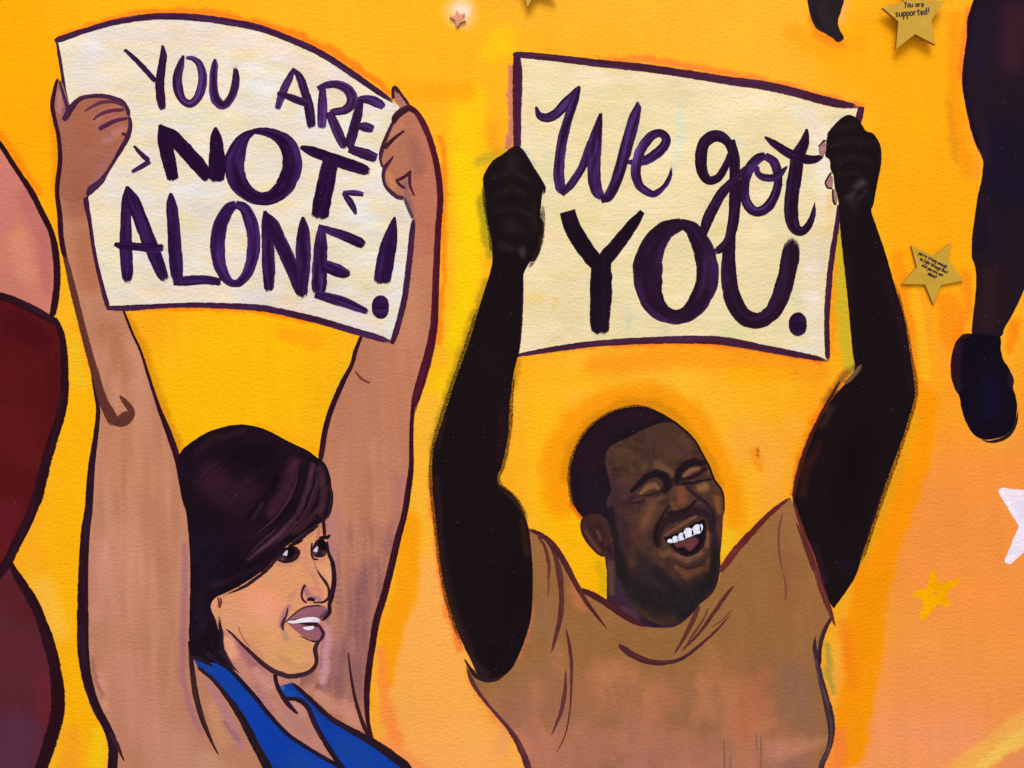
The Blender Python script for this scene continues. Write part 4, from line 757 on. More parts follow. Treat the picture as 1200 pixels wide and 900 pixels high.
body.fill([(983, 241), (980.5, 228), (978, 219), (976.5, 206), (973, 198), (972, 187.5), (967, 183), (968, 168), (971, 156), (979, 147), (986, 140), (992, 136.5), (1000, 138), (1007.5, 145), (1013, 154), (1022, 157), (1026, 164), (1031.5, 175), (1030.6, 191), (1030, 205), (1027, 219.5), (1023.5, 239), (1021, 247), (1025, 260), (1031, 277), (1040, 305), (1050, 340), (1060, 375), (1066, 412), (1071, 447), (1072, 462), (1065, 490), (1057, 515), (1047, 542), (1037, 570), (1025, 607), (1012, 645), (1003, 674), (992, 692), (977, 713, 1, 1), (967, 698), (957, 670), (942, 630), (930, 590), (931, 572), (937, 550), (945, 527), (952, 507), (965, 485), (977, 465), (990, 450), (1001, 434), (999, 412), (996, 380), (992, 337), (987, 292), (984, 262)], 5, DK, [
    ([(985, 152, 6), (1000, 148, 6)], (46, 34, 32), .5, 1), ([(978, 168, 6), (1000, 164, 7), (1020, 168, 6)], (44, 32, 30), .5, 1), ([(980, 188, 6), (1004, 184, 7), (1022, 190, 5)], (44, 32, 30), .5, 1), ([(984, 204, 5), (1004, 202, 6)], (42, 31, 30), .6, 1), ([(974, 178, 2.5), (1000, 174, 3), (1024, 180, 2.5)], (20, 12, 14), .4, 1), ([(978, 197, 2.5), (1002, 194, 3), (1024, 200, 2.5)], (20, 12, 14), .4, 1), ([(1010, 214, 8), (1004, 219, 5)], (70, 60, 62), .8), ([(995, 232, 8), (1000, 226, 5)], (62, 50, 52), .7), ([(1014, 224, 4), (1006, 232, 4)], (54, 44, 46), .6), ([(1000, 240, 12)], (40, 30, 34), .7),
    ([(990, 300, 5), (997, 370, 5)], (36, 22, 34), .6), ([(1040, 330, 6), (1060, 400, 6), (1066, 455, 6)], (40, 20, 30), .5), ([(940, 580, 8), (945, 550, 8), (960, 520, 7)], (56, 22, 22), .8), ([(955, 640, 8), (965, 680, 8)], (46, 24, 34), .7), ([(1010, 520, 30), (990, 590, 30)], (20, 10, 14), .8), ([(990, 660, 16)], (30, 18, 34), .7), ([(1003, 436, 5), (1008, 430, 3)], (110, 78, 50), .8), ([(975, 478, 7), (962, 500, 6)], (58, 40, 28), .7)],
    4, streak=(84, .10, 50, 5), seed=42, edge=1.8)
# neck, ear, head
body.fill([(711, 640), (711, 675), (711, 704, 1, 1), (725, 717), (750, 732), (770, 735.5), (790, 734.5), (805, 725), (819, 709), (826, 690), (800, 670), (740, 640)], 5.6, (58, 36, 50), [
    ([(716, 660, 6), (716, 695, 6)], (96, 68, 50), .8), ([(728, 680, 9), (732, 705, 8)], (62, 34, 60), .9), ([(745, 720, 8), (730, 714, 5)], (84, 56, 66), .7), ([(770, 715, 26), (800, 710, 18)], (26, 20, 30), .95, .5)], 2.4, streak=(80, .05, 20, 3), seed=43, edge=1.6)
body.fill([(686, 604), (682.5, 612), (681, 619), (684, 628), (691, 637), (698, 645), (707, 652), (716, 652), (721, 640), (720, 624), (716, 606), (704, 598)], 5.9, (66, 39, 36), [
    ([(690, 612, 4), (698, 628, 5), (708, 642, 5)], (60, 28, 32), .8), ([(700, 614, 6), (706, 626, 6)], (52, 30, 40), .8), ([(700, 622, 2.5), (704, 632, 2.5)], (116, 72, 52), .7), ([(686, 622, 2.5), (694, 635, 2.5), (703, 646, 2.5)], (112, 62, 46), .8), ([(710, 610, 3), (717, 626, 3)], (96, 66, 36), .7), ([(717, 632, 3)], (130, 74, 30), .6), ([(713, 642, 5), (716, 650, 4)], (44, 26, 40), .8)], 1.7, seed=44, wob=.8, edge=1.2)
HEAD = [(700, 600), (700, 560), (704, 530), (720, 505), (750, 490), (780, 488), (795, 499), (812, 515), (822, 532), (830, 547), (836, 562), (845, 575), (848, 590), (847, 610), (846, 630), (844, 650), (844, 667), (841, 683), (833, 697), (820, 708), (806, 722), (790, 731), (772, 732), (752, 722), (735, 703), (724, 680), (720, 655), (717, 630)]
BEARD = (33, 26, 29)
body.fill(HEAD, 6.3, (72, 47, 37), [
    ([(714, 540, 14), (722, 580, 20), (728, 630, 24), (742, 665, 26), (770, 690, 28)], (56, 37, 40), .85, 1),
    # forehead and cheeks
    ([(735, 530, 20), (732, 552, 18)], (78, 54, 27), .8, 1), ([(720, 520, 120), (800, 640, 120)], (60, 38, 38), .6, .3, (9, 7)), ([(720, 640, 120), (820, 520, 120)], (98, 64, 46), .4, .3, (7, 8)), ([(780, 515, 22), (800, 525, 16)], (82, 50, 44), .8), ([(770, 500, 14), (790, 505, 10)], (78, 52, 38), .7), ([(716, 560, 10), (720, 590, 14)], (64, 40, 44), .85), ([(725, 615, 16), (730, 640, 14)], (60, 38, 46), .8),
    ([(812, 530, 10), (824, 545, 8)], (84, 44, 36), .7), ([(770, 545, 8), (784, 552, 6), (790, 556, 5)], (118, 80, 54), .75), ([(756, 545, 8)], (96, 68, 48), .6), ([(800, 515, 8), (808, 525, 6)], (102, 66, 52), .5),
    ([(764, 592, 12), (758, 608, 12), (752, 620, 10)], (120, 74, 52), .85, 1), ([(744, 622, 12), (747, 636, 10)], (90, 48, 42), .7, 1), ([(740, 600, 10)], (74, 42, 44), .7, 1), ([(730, 570, 10), (745, 585, 8)], (76, 44, 48), .7),
    ([(826, 570, 9), (820, 572, 7)], (140, 96, 58), .85), ([(840, 584, 7), (843, 600, 5)], (136, 80, 44), .8), ([(842, 615, 4), (842, 640, 4)], (90, 44, 36), .7),
    # beard and jaw
    ([(716, 596, 6), (721, 640, 9), (729, 672, 14), (746, 694, 24), (772, 704, 32), (804, 704, 30), (830, 684, 18), (838, 655, 11), (838, 632, 7)], BEARD, .95, .85), ([(756, 690, 30), (800, 700, 34)], (44, 38, 40), .5, .5, (4, 6)), ([(760, 668, 20), (752, 655, 12)], (46, 34, 40), .8), ([(772, 672, 12), (790, 690, 10)], (36, 28, 32), .8), ([(820, 712, 8), (800, 722, 10)], (30, 28, 30), .8),
    ([(836, 615, 5), (838, 640, 6)], (48, 28, 52), .7),
    # moustache and chin
    ([(770, 636, 6), (771, 622, 7), (778, 612, 8), (790, 606, 9), (806, 602, 8), (822, 598, 9), (832, 606, 6), (834, 622, 5)], (42, 26, 30), .92, .6), ([(776, 650, 6), (784, 648, 6)], (112, 78, 52), .8), ([(828, 640, 4), (829, 625, 4)], (128, 84, 58), .8),
    ([(790, 650, 4), (806, 656, 7), (822, 648, 5)], (122, 78, 56), .9), ([(792, 664, 4), (806, 674, 8), (822, 666, 5)], (108, 66, 42), .9), ([(796, 662, 2), (806, 666, 3), (820, 662, 2.4), (828, 656, 2)], (58, 32, 30), .9), ([(830, 656, 4), (828, 668, 4)], (100, 62, 40), .7),
    # nose
    ([(797, 572, 9), (800, 586, 11)], (126, 72, 46), .9), ([(788, 590, 6), (792, 598, 5)], (112, 70, 48), .8), ([(806, 592, 5), (812, 586, 4)], (96, 52, 38), .8), ([(788, 572, 4), (786, 584, 4)], (84, 56, 44), .7),
    ([(783, 602, 3), (792, 600.5, 4), (801, 599, 4), (809, 594, 3.5), (814, 588, 3)], (36, 20, 28), .92, .6), ([(818, 592, 5), (826, 594, 5)], (66, 44, 52), .8), ([(818, 590, 2.4), (826, 588, 2)], (96, 66, 66), .6),
    # brows and closed eyes
    ([(740, 576, 3), (750, 566, 5), (759, 558, 5.6), (770, 554.5, 6.2), (779, 559, 7), (783, 568, 7), (779, 575, 5)], (28, 20, 26), .97, .5), ([(742, 582, 4), (738, 586, 5)], (52, 28, 38), .7),
    ([(751, 578, 3), (758, 571, 4.5), (767, 568.5, 4.5), (771, 572, 3.5)], (128, 84, 56), .95, .6), ([(749, 581, 1.6), (760, 580, 2), (770, 577, 2.4), (780, 574, 2.4)], (40, 24, 28), .9), ([(736, 590, 2.5), (750, 589, 2.6), (764, 584, 2.6), (772, 580, 2)], (50, 28, 36), .85), ([(758, 586, 3), (772, 584, 4), (778, 582, 3)], (116, 76, 54), .6),
    ([(793, 563, 5), (796, 552, 6), (803, 545, 6), (812, 541.5, 6), (824, 542.5, 5)], (30, 20, 26), .97, .5), ([(802, 557, 3.4), (810, 551, 4.4), (818, 549, 3.6)], (130, 84, 57), .95, .6), ([(799, 562, 2.4), (812, 559, 3), (821, 555, 3.4), (827, 549, 3)], (34, 18, 28), .92), ([(830, 556, 3), (832, 550, 2.5)], (104, 76, 48), .7), ([(798, 567, 3.4), (812, 566, 3), (824, 563, 2.2), (834, 561.5, 1.6)], (28, 18, 26), .95), ([(788, 562, 3), (794, 568, 3.4)], (40, 24, 30), .8),
    # creases
    ([(804, 570, 2.2), (812, 578, 3), (820, 584, 3.4), (829, 590, 3), (835, 600, 2.8), (838, 614, 3)], (40, 26, 36), .92), ([(784, 592, 2), (776, 604, 3), (769, 617, 3.4), (767, 630, 4), (771, 640, 3.4)], (34, 20, 26), .95),
    ], 1.25, streak=(70, .07, 10, 2.2), seed=45, wob=.9, jit=.35, edge=1.2)
# nails
for q in ([(960, 172), (965, 166), (968, 170), (967, 179), (962, 183), (959.5, 178)], [(967, 214), (972, 205.5), (975.5, 207), (976, 213), (975, 220), (970, 219.5)], [(975.5, 222), (980, 225), (981, 235), (979.5, 240), (976.5, 236)]):
    body.fill(q, 5.5, (164, 114, 108), [([(q[0][0] + 5, q[0][1] + 3, 5)], (188, 138, 130), .6)], 1.6, jit=.2, seed=46, edge=1.0)
body.build('body', M['dark'], mn)
hair = MB().fill([(668, 560), (669, 545), (677, 522), (692, 502), (712, 487.5), (735, 479.5), (755, 479), (775, 486), (789, 495), (783, 495), (770, 497), (755, 503), (735, 513), (718, 521), (711, 530), (709.5, 545), (714, 562), (716, 575), (711, 588), (714, 602), (715, 612), (705, 604), (694, 602), (684, 606), (680, 603), (673, 592), (669, 577)], 6.9, (35, 20, 29), [
    ([(695, 520, 20), (690, 545, 18)], (40, 22, 34), .8), ([(700, 575, 14), (705, 592, 10)], (26, 26, 36), .8), ([(735, 492, 14), (760, 490, 10)], (42, 22, 36), .7), ([(676, 560, 6), (678, 585, 6)], (30, 14, 26), .7), ([(720, 515, 5), (750, 500, 5), (775, 492, 4)], (30, 16, 24), .8)], 2.4, streak=(60, .12, 12, 2.5), seed=47, wob=1, edge=1.5).build('hair', M['dark'], mn)
mo = MB().fill([(779, 631), (793, 625), (807, 617), (817, 611), (825.5, 609.5), (826, 622), (823.5, 635), (816, 645), (805, 649), (796, 645), (787, 638)], 7.0, (26, 16, 22), [
    ([(794, 638, 5), (805, 636, 6), (814, 634, 6), (808, 642, 5)], (106, 54, 58), .95, .5), ([(804, 641, 3), (812, 638, 3)], (120, 64, 64), .6)], 1.2, wob=.5, jit=.3, seed=48, edge=1.0).build('mouth', M['paint'], mn)
for q in ([(782, 634), (784, 631.5), (788, 632.5), (788, 636), (783.5, 636)], [(787.5, 632), (790, 628), (794.2, 629.5), (794.6, 634), (789.5, 636)], [(793.8, 630), (797, 624.5), (802, 625.5), (802.5, 631), (797.5, 633.5), (794.5, 633)], [(800.5, 625), (804, 619), (809, 619), (812, 622), (812.5, 627), (806, 630), (801.5, 631)], [(810.5, 621.5), (814, 615.5), (818.5, 614.5), (821.3, 617), (821, 624), (815.5, 626), (811.5, 627.5)], [(820, 616.5), (822, 614), (823.6, 617), (822.8, 621.5), (820.2, 622.5)]):
    MB().fill(q, 7.6, (226, 228, 244), [([(q[-1][0] + 2, q[-1][1], 3)], (196, 196, 224), .6)], 1.2, jit=.15, wob=.3, seed=49, edge=.9).build('tooth', M['paint'], mo)
line('lip', [(777, 629, 1.5), (785, 623.5, 3.5), (793, 618.5, 4), (801, 613.5, 4), (811, 607.5, 4), (820, 603.5, 2.5)], 7.4, mo, (108, 66, 52), (128, 84, 66), edge=.5, nacross=6, step=1)
line('lip_line', [(778, 629, 1.5), (787, 639, 2.5), (796, 646.5, 3.5), (805, 650, 3.5), (816, 646.5, 3), (824, 636, 2.5), (826.5, 622, 2.5), (826, 609, 1.5)], 7.4, mo, (30, 16, 24), (60, 34, 44), edge=.5, nacross=6, step=1)
# shirt
SH = (156, 104, 60)
MB().fill([(620, 620, 1, 1), (637, 630), (650, 642), (662, 660), (672, 680), (680, 692), (700, 700), (725, 717), (750, 731), (770, 735), (790, 734.5), (805, 725), (819, 709), (833, 695), (842, 682), (845, 667, 1, 1), (860, 647), (877, 627), (900, 604), (915, 591), (926, 583, 1, 1), (930, 592), (942, 630), (957, 671), (968, 703), (976, 726, 1, 1), (967, 740), (961, 757), (960, 772), (963, 793), (970, 820), (975, 845), (973, 870), (964, 897), (955, 1110, 1, 1), (640, 1110, 1, 1), (619, 900), (610, 876), (600, 858), (587, 842), (570, 822), (556, 802), (549, 784), (560, 786), (580, 792), (600, 778), (614, 750), (621, 725), (623, 690), (622, 655)], 4, SH, [
    ([(740, 760, 60), (860, 700, 60)], (150, 102, 58), .8), ([(900, 650, 46), (900, 720, 46)], (154, 104, 58), .8), ([(640, 700, 16), (636, 740, 20)], (154, 108, 70), .7),
    ([(590, 810, 24), (610, 790, 18)], (150, 108, 66), .7), ([(620, 820, 40), (640, 790, 30)], (156, 106, 78), .6),
    ([(640, 860, 90), (720, 840, 80), (800, 850, 80), (880, 860, 80)], (186, 116, 84), .55, .6), ([(600, 900, 110), (800, 930, 110), (920, 920, 80)], (172, 112, 96), .7, .8),
    ([(640, 850, 110), (760, 830, 110), (880, 850, 110)], (200, 122, 82), .5, .7, (34, 46)), ([(620, 880, 100), (900, 850, 120)], (142, 98, 68), .45, .7, (40, 56)), ([(660, 900, 90), (860, 900, 90)], (192, 122, 102), .4, .8, (30, 24)),
    ([(708, 788, 24), (730, 784, 26), (742, 792, 14)], (192, 122, 80), .65, 1), ([(652, 762, 16), (656, 786, 14)], (186, 118, 80), .55, 1), ([(672, 690, 12), (682, 712, 12)], (196, 116, 74), .7, 1), ([(612, 712, 4), (622, 690, 4)], (204, 110, 70), .6), ([(606, 770, 6), (618, 740, 5), (624, 710, 4)], (206, 112, 80), .7),
    ([(820, 800, 14), (826, 830, 22)], (196, 126, 84), .55, 1), ([(868, 852, 30), (884, 820, 28), (896, 790, 18)], (190, 108, 74), .6, 1),
    ([(920, 700, 30), (925, 660, 24)], (150, 96, 58), .7), ([(930, 790, 34), (942, 850, 30)], (146, 102, 80), .7, 1), ([(908, 884, 22), (964, 868, 12)], (206, 136, 112), .5, 1), ([(928, 900, 22)], (136, 98, 82), .6, 1),
    ([(620, 880, 18), (606, 858, 10)], (206, 124, 92), .6, 1),
    ([(930, 600, 8), (945, 640, 6), (960, 684, 6)], (168, 108, 66), .5)],
    3.5, streak=(84, .035, 36, 6), seed=51, wob=7).build('shirt', M['paint'], mn)
MR = (72, 28, 34); MRL = (120, 60, 56)
for p, ly, c1, c2 in [
    ([(619, 620, 3), (636, 628, 5), (650, 641, 6), (662, 660, 6), (672, 679, 6), (681, 695, 5), (692, 712, 4), (706, 730, 2), (714, 740, 1)], 6, MR, MRL),
    ([(679, 690, 3), (690, 695, 6), (705, 703, 7), (725, 717, 6.5), (742, 728, 5), (758, 734.5, 2)], 6.3, MR, MRL),
    ([(630, 628, 2), (638, 640, 3), (643, 660, 3.5), (643, 680, 1)], 5.5, (92, 48, 40), MRL), ([(640, 632, 2), (650, 650, 4), (655, 675, 5), (658, 695, 5.5), (657, 720, 5.5), (651, 747, 3.5), (645, 768, 1)], 5.7, (84, 44, 44), MRL), ([(652, 650, 1.5), (658, 672, 2.5), (660, 690, 1)], 5.9, (100, 52, 44), None),
    ([(642, 670, 1), (643, 685, 2), (642, 700, 1)], 5.4, (120, 76, 54), None),
    ([(663, 736, 1), (667, 755, 3), (669.5, 775, 3.5), (669.5, 800, 2.5), (668, 830, 1.4), (662, 862, 1), (650, 885, .8)], 5.7, (84, 42, 40), MRL), ([(663, 785, 1), (662, 810, 4), (658, 832, 4), (652, 848, 2.5), (646, 862, 1)], 5.7, (90, 50, 56), MRL),
    ([(724, 754.5, 3), (732, 761, 6.5), (742, 768, 7), (760, 775, 6), (780, 776.5, 4.5), (800, 771, 3.5), (820, 756, 3), (840, 738, 2), (856, 720, 1)], 5.7, (70, 34, 42), MRL),
    ([(860, 686, 1.5), (852, 696, 3.5), (840, 713, 4), (826, 733, 3.5), (812, 750, 2), (798, 762, 1)], 5.7, (84, 42, 40), MRL), ([(820, 709, 2), (814, 722, 5), (808, 735, 4.5), (799, 752, 3), (789, 768, 1)], 5.7, (90, 46, 40), MRL), ([(830, 712, 1), (824, 726, 2), (812, 744, 2.5), (800, 764, 1)], 5.5, (112, 62, 48), None), ([(834, 735, 1), (848, 725, 1.4), (858, 714, .8)], 5.5, (124, 76, 50), None),
    ([(843, 671, 5), (850, 661, 7), (862, 645, 7.5), (878, 627, 7), (900, 604, 5), (915, 591, 4), (927, 582, 2)], 6.5, (98, 32, 32), (130, 64, 50)),
    ([(929, 586, 2), (936, 608, 3), (944, 632, 5), (954, 660, 6), (963, 690, 6.5), (972, 714, 5), (979, 735, 1.5)], 6, (92, 34, 34), (150, 86, 70)), ([(933, 612, 1), (945, 645, 3), (956, 674, 3)], 5.7, (88, 46, 44), None),
    ([(917, 600, 1), (913, 620, 2.5), (913, 645, 2.5), (917, 670, 1)], 5.7, (124, 78, 52), None), ([(918, 672, 1), (921, 690, 2), (920, 704, 1)], 5.7, (124, 78, 52), None),
    ([(975, 722, 2), (968, 735, 4), (963, 748, 4.5), (960.5, 764, 4), (961, 780, 4)], 6.3, (50, 24, 34), (84, 54, 70)), ([(955, 744, 3), (955, 760, 4.5), (958, 776, 5), (961, 792, 6), (966, 812, 7), (971, 832, 8.5), (974, 848, 8), (974, 864, 6), (970, 880, 5), (963, 897, 6), (958, 930, 5), (955, 1105, 5)], 6.1, (52, 32, 46), (124, 92, 88)),
    ([(546, 780, 2), (552, 796, 4), (560, 810, 4), (572, 826, 3), (586, 842, 3.5), (598, 856, 5), (608, 873, 6), (618, 897, 7), (632, 950, 6), (640, 1105, 6)], 5.3, (84, 36, 48), (140, 80, 76)), ([(544, 772, 1), (556, 790, 4), (568, 797, 4), (582, 796, 3), (594, 788, 1)], 6.0, (48, 28, 34), None),
    ([(848, 866, 1), (849, 884, 1.6), (849, 906, 2)], 5.6, (146, 100, 82), None), ([(856, 884, 1), (856, 908, 1.6)], 5.6, (146, 100, 82), None), ([(891, 862, 1), (892, 884, 1.6), (891, 906, 2)], 5.6, (146, 98, 80), None), ([(886, 858, 1), (887, 878, 1.6)], 5.6, (150, 102, 84), None),
]:
    line('fold_line', p, ly, mn, c1, c2, mix=.35, dry=(.04, .10), edge=.6, nacross=6)
for p, ly, c1 in [
    ([(566, 214, 2), (569, 204, 2.5), (578, 190, 2.5), (591, 181, 2.5), (603, 173, 3), (612, 177, 3), (626, 199, 2.5), (638, 220, 2.5), (635, 232, 2)], 5.7, (30, 16, 24)),
    ([(634, 255, 1), (636, 268, 3), (633, 284, 3), (629, 300, 3), (620, 308, 2)], 4.6, (34, 22, 22)),
    ([(968, 160, 2), (979, 147, 2.5), (991, 137, 2.5), (1001, 138, 2.5), (1008, 146, 2.5), (1014, 155, 2.5), (1023, 158, 2), (1031, 175, 2.5), (1030, 205, 2)], 5.7, (28, 14, 20)),
    ([(985, 445, 2), (972, 468, 3), (958, 494, 3.5), (946, 522, 4), (936, 552, 4), (930, 580, 3), (931, 592, 2)], 5.5, (70, 26, 20)),
    ([(990, 450, 3), (1000, 440, 4), (1006, 432, 3), (1010, 427, 1)], 5.8, (116, 84, 52)),
    ([(959, 172, 1), (965.5, 165, 1.6), (968.5, 166, 1.4)], 6.0, (44, 18, 26)), ([(966.5, 214, 1.2), (972, 205, 1.8), (975, 202, 1.4)], 6.0, (44, 18, 26)), ([(966.5, 214, 1.4), (970, 220, 1.6), (976, 221, 1.4)], 6.0, (44, 18, 26)), ([(975.5, 222, 1.4), (976.5, 236, 1.8), (980, 241, 1.6)], 6.0, (44, 18, 26)),
    ([(683, 606, 2), (681, 619, 1.8), (687, 633, 1.8), (698, 646, 2), (708, 653, 2.4)], 6.2, (60, 26, 28)),
    ([(669, 548, 2), (678, 522, 2.2), (692, 502, 2.2), (712, 487, 2.4), (735, 479, 2.4), (756, 478.5, 2.4), (776, 486, 2.4), (796, 499, 2.2), (813, 515, 2), (823, 532, 2), (831, 547, 2), (837, 562, 1.8), (846, 575, 1.8), (848.5, 590, 1.6), (847.5, 612, 1.4)], 7.4, (30, 14, 20)),
]:
    line('outline', p, ly, mn, c1, (80, 50, 56), mix=.15, dry=(.05, .1), edge=.6, nacross=5, step=1.2)

# soft brushed rims where the dark arms and head meet the ground colour
for p in ([(571, 330, 8), (560, 365, 9), (548, 402, 10), (532, 450, 11), (521, 482, 11), (511, 514, 10), (506, 540, 9), (506, 572, 9), (511, 612, 10), (518, 668, 11), (526, 708, 11), (540, 748, 11), (554, 780, 9)],
          [(604, 428, 8), (599, 460, 9), (596, 505, 10), (589, 543, 10), (583, 560, 9), (590, 573, 9), (604, 586, 10), (615, 606, 9), (620, 622, 5)],
          [(992, 449, 6), (976, 468, 9), (962, 492, 11), (950, 514, 11), (941, 540, 11), (934, 562, 9), (930, 586, 5)],
          [(1042, 310, 5), (1056, 360, 6), (1068, 420, 7), (1073, 458, 8), (1066, 490, 8), (1055, 522, 9), (1042, 560, 9), (1026, 606, 8), (1012, 648, 8), (998, 684, 6)],
          [(684, 604, 4), (672, 590, 7), (668, 568, 8), (669, 545, 8), (678, 520, 8), (693, 500, 8), (713, 486, 8), (736, 478, 7), (758, 478, 7), (778, 486, 5)],
          [(577, 300, 6), (574, 270, 8), (569, 240, 8), (566, 214, 6)], [(636, 236, 4), (636, 262, 8), (633, 284, 9), (626, 304, 7), (616, 318, 4)]):
    line('soft_rim', p, 4.6, mn, (52, 30, 22), (90, 54, 26), mix=.4, dry=(.1, .1), edge=0.0, nacross=9, step=1.5, rough=.15, peak=.58)

# ------------------------------------------------------------------ painted stars
sw = MB().fill([(1170, 577), (1174, 572), (1186, 573.5), (1201, 574, 1, 1), (1214, 536), (1219, 533), (1224, 540), (1237, 572, 1, 1), (1268, 573), (1272, 577), (1268, 582), (1243, 603, 1, 1), (1254, 644), (1253, 650), (1247, 648), (1219, 628, 1, 1), (1186, 660), (1181, 661), (1177.5, 657), (1194, 616, 1, 1)], 1, (238, 222, 238), [
    ([(1180, 578, 7), (1195, 582, 7)], (244, 220, 232), .8), ([(1196, 590, 9), (1200, 610, 9)], (230, 218, 240), .8), ([(1188, 640, 7), (1196, 630, 7)], (244, 226, 242), .7), ([(1174, 576, 3), (1186, 598, 2.4), (1194, 614, 2.4)], (250, 236, 240), .9), ([(1180, 657, 4), (1188, 652, 4)], (252, 236, 246), .8)],
    3, streak=(40, .05, 10, 2.5), seed=61, jit=.8).build('painted_star', M['paint'])
tag(sw, 'white five-pointed star painted on the orange below the black shoe', 'star', 'painted stars')
ys = MB().fill([(1090, 670), (1094, 668), (1097, 676), (1101, 683), (1112, 681), (1125, 678), (1124, 683), (1111, 693), (1110, 698), (1114, 708), (1110, 711), (1100, 708), (1096, 711), (1086, 723), (1080, 727), (1077, 724), (1081, 708), (1080, 702), (1070, 697), (1072, 693), (1084, 689), (1088, 682)], 1, (255, 172, 0), [
    ([(1096, 695, 4)], (248, 142, 50), .9), ([(1090, 684, 6), (1104, 690, 6)], (252, 172, 6), .7), ([(1084, 714, 6)], (250, 170, 20), .6), ([(1106, 703, 5)], (244, 150, 20), .5)], 2.2, streak=(60, .05, 10, 2), seed=62, jit=1.2).build('painted_star', M['paint'])
tag(ys, 'small yellow star roughly brushed on the orange wall beside the tan shirt', 'star', 'painted stars')

# ------------------------------------------------------------------ cut-out stars fixed to the wall
GLY = {  # pen strokes of small handwriting: x-height 1, baseline 0
 'Y': [[(0, 1.7), (.35, 1.0), (.75, 1.7)], [(.35, 1.0), (.25, -.3)]], 'o': [[(.5, 1), (.1, .8), (.1, .2), (.5, 0), (.8, .4), (.6, 1), (.4, .95)]], 'u': [[(.1, 1), (.1, .2), (.4, 0), (.75, .3), (.75, 1), (.8, 0)]],
 'a': [[(.75, .9), (.3, 1), (.05, .4), (.35, 0), (.7, .4), (.75, 1), (.85, 0)]], 'r': [[(.15, 1), (.15, 0)], [(.15, .6), (.45, 1), (.7, .9)]], 'e': [[(.1, .5), (.7, .6), (.55, 1), (.15, .8), (.1, .2), (.45, 0), (.8, .2)]],
 's': [[(.65, 1), (.2, .9), (.25, .55), (.6, .4), (.55, .05), (.1, .05)]], 'p': [[(.15, 1), (.15, -.9)], [(.15, .8), (.55, 1), (.8, .5), (.5, 0), (.15, .2)]], 't': [[(.4, 1.6), (.4, .1), (.65, 0)], [(.05, 1.05), (.8, 1.1)]],
 'd': [[(.7, .8), (.3, 1), (.05, .4), (.4, 0), (.7, .4)], [(.75, 1.8), (.75, 0)]], 'n': [[(.1, 1), (.1, 0)], [(.1, .7), (.5, 1), (.7, .7), (.75, 0)]], 'g': [[(.7, .9), (.3, 1), (.05, .5), (.4, .1), (.7, .5), (.7, -.6), (.3, -.9), (.05, -.6)]],
 'h': [[(.1, 1.8), (.1, 0)], [(.1, .7), (.5, 1), (.7, .6), (.75, 0)]], 'i': [[(.3, 1), (.3, 0)], [(.3, 1.4), (.32, 1.5)]], 'f': [[(.7, 1.7), (.4, 1.7), (.3, 1.2), (.3, -.3)], [(.05, .9), (.65, .95)]], 'l': [[(.3, 1.8), (.3, .1), (.5, 0)]],
 'y': [[(.1, 1), (.3, .3), (.6, .3)], [(.75, 1), (.5, -.3), (.1, -.9)]], '!': [[(.35, 1.8), (.3, .5)], [(.28, .05), (.3, 0)]], "'": [[(.3, 1.8), (.22, 1.4)]],
}
def star_mesh(outline, back, front, bevel=0.0006):
    n = len(outline); me = bpy.data.meshes.new('card'); V = []
    cx = sum(p[0] for p in outline) / n; cy = sum(p[1] for p in outline) / n
    def ring(d, k): V.extend([wp(cx + (x - cx) * k, cy + (y - cy) * k, d) for x, y in outline])
    ring(back, 1); ring(front - bevel, 1); ring(front, 0.985)
    V.append(wp(cx, cy, back)); V.append(wp(cx, cy, front))
    F = []
    for r in (0, 1):
        for i in range(n):
            j = (i + 1) % n; F.append((r * n + i, r * n + j, (r + 1) * n + j, (r + 1) * n + i))
    for i in range(n):
        j = (i + 1) % n; F.append((3 * n, j, i)); F.append((3 * n + 1, 2 * n + i, 2 * n + j))
    me.from_pydata(V, [], F)
    return me, n
def to_wall(p, d):        # the card's front stands off the wall, so its outline is a touch smaller on the wall than its silhouette
    k = (DIST - d / PX) / DIST
    return (600 + (p[0] - 600) * k, 450 + (p[1] - 450) * k)
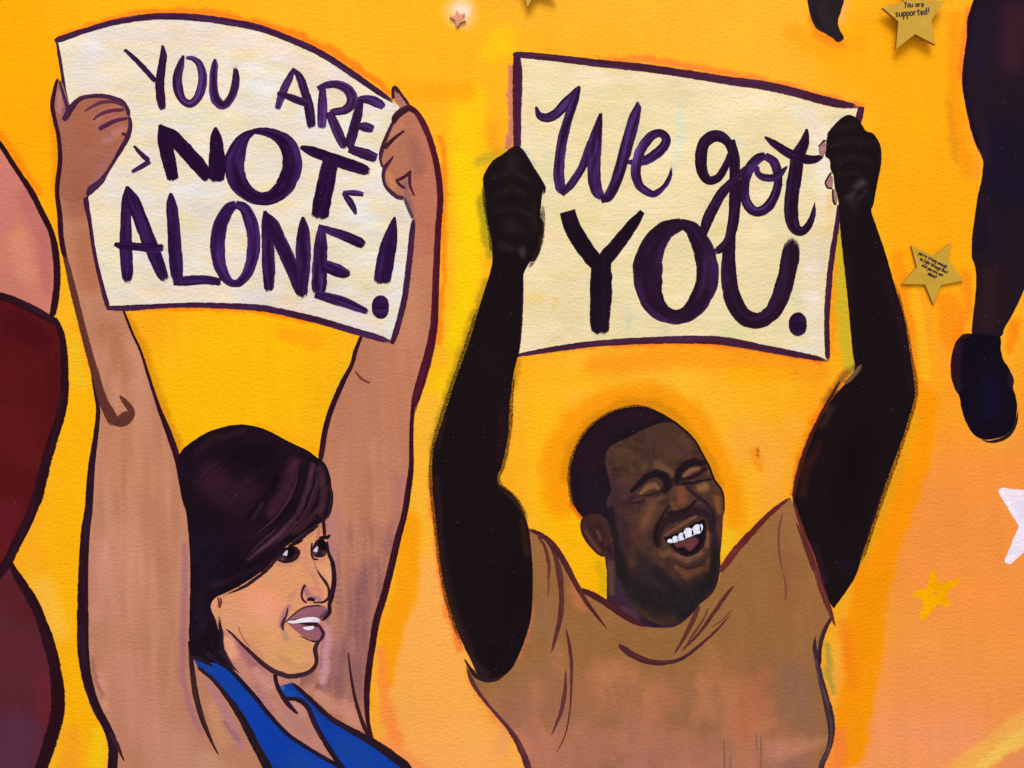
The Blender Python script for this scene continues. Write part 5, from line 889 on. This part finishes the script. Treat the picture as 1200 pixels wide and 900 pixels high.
def card_star(label, outline, back, front, mat, text=None, group='cut-out stars', pad=None):
    t = thing('card_star', label, 'star', group)
    O = [to_wall(p, front) for p in outline]
    me, n = star_mesh(O, back, front)
    me.materials.append(mat); me.materials.append(M['card_edge'])
    for i, pl in enumerate(me.polygons): pl.material_index = 1 if i < n else 0
    o = bpy.data.objects.new('card', me); C.objects.link(o); o.parent = t
    cx = sum(p[0] for p in O) / len(O); cy = sum(p[1] for p in O) / len(O)
    if back > 0.001:
        r = 7 if pad is None else pad
        pm, _ = star_mesh([(cx + r * math.cos(k * math.pi / 4), cy + r * math.sin(k * math.pi / 4)) for k in range(8)], 0.0, back, 0.0002)
        pm.materials.append(M['pad'])
        po = bpy.data.objects.new('mounting_pad', pm); C.objects.link(po); po.parent = t
    for (s, x, y, size, ang, width) in (text or []):
        m = MB(); ca, sa = math.cos(math.radians(ang)), math.sin(math.radians(ang)); cxp = 0.0
        for ch in s:
            if ch == ' ': cxp += .7; continue
            for pl in GLY[ch]:
                P = []
                for gx, gy in pl:
                    u = (cxp + gx) * size * .95 + random.uniform(-.1, .1); v = -gy * size
                    q = to_wall((x + u * ca - v * sa, y + u * sa + v * ca), front)
                    P.append((q[0], q[1], width))
                m.stroke(P, (front + 0.0003) / LZ, (50, 26, 34), None, dry=(0, 0), edge=1, nacross=3, step=.6)
            cxp += .55 if ch in "i'l!" else .98
        m.build('handwriting', M['ink'], t)
    return t
card_star('gold card star with two written lines, standing off the wall above the right placard corner',
    [(1034, 9), (1053, 25), (1050, 58), (1072.5, 40), (1096, 52.5), (1092, 23), (1107, 1), (1083, 0), (1069, -38), (1059, 2)], 0.014, 0.020, M['card'],
    [('You are', 1060, 8.5, 3.7, -2, .7), ('supported!', 1049.5, 19.5, 4.5, -4, .8)])
card_star('tilted gold card star with several written lines, beside the dark forearm',
    [(1068, 288), (1074.5, 313), (1057, 333), (1084, 333.5), (1094, 357), (1103, 334), (1129, 329), (1111, 303), (1115, 284.5), (1094.5, 299.5)], 0.0, 0.006, M['card'],
    [("you're strong enough", 1076, 297.5, 2.1, 27, .55), ('to fight through this!', 1077.5, 304.5, 1.95, 27, .55), ('and you are not', 1080, 312, 2.1, 27, .55), ('alone!', 1087, 322, 2.3, 25, .6)])
card_star('gold card star whose lowest tip hangs above the pale yellow placard',
    [(618, 9), (611, -18), (586, -26), (609, -40), (613, -68), (628, -46), (655, -52), (640, -28), (652, -4), (629, -10)], 0.012, 0.018, M['card'])
card_star('tiny rose-coloured star with a pale glow, above the gap between the placards',
    [(527, 20), (533, 23), (535.3, 32), (539.5, 26.5), (546, 24.5), (542.5, 20.5), (544.5, 15.5), (539, 17), (534.5, 11.5), (533.5, 18)], 0.0, 0.006, M['rose_card'])
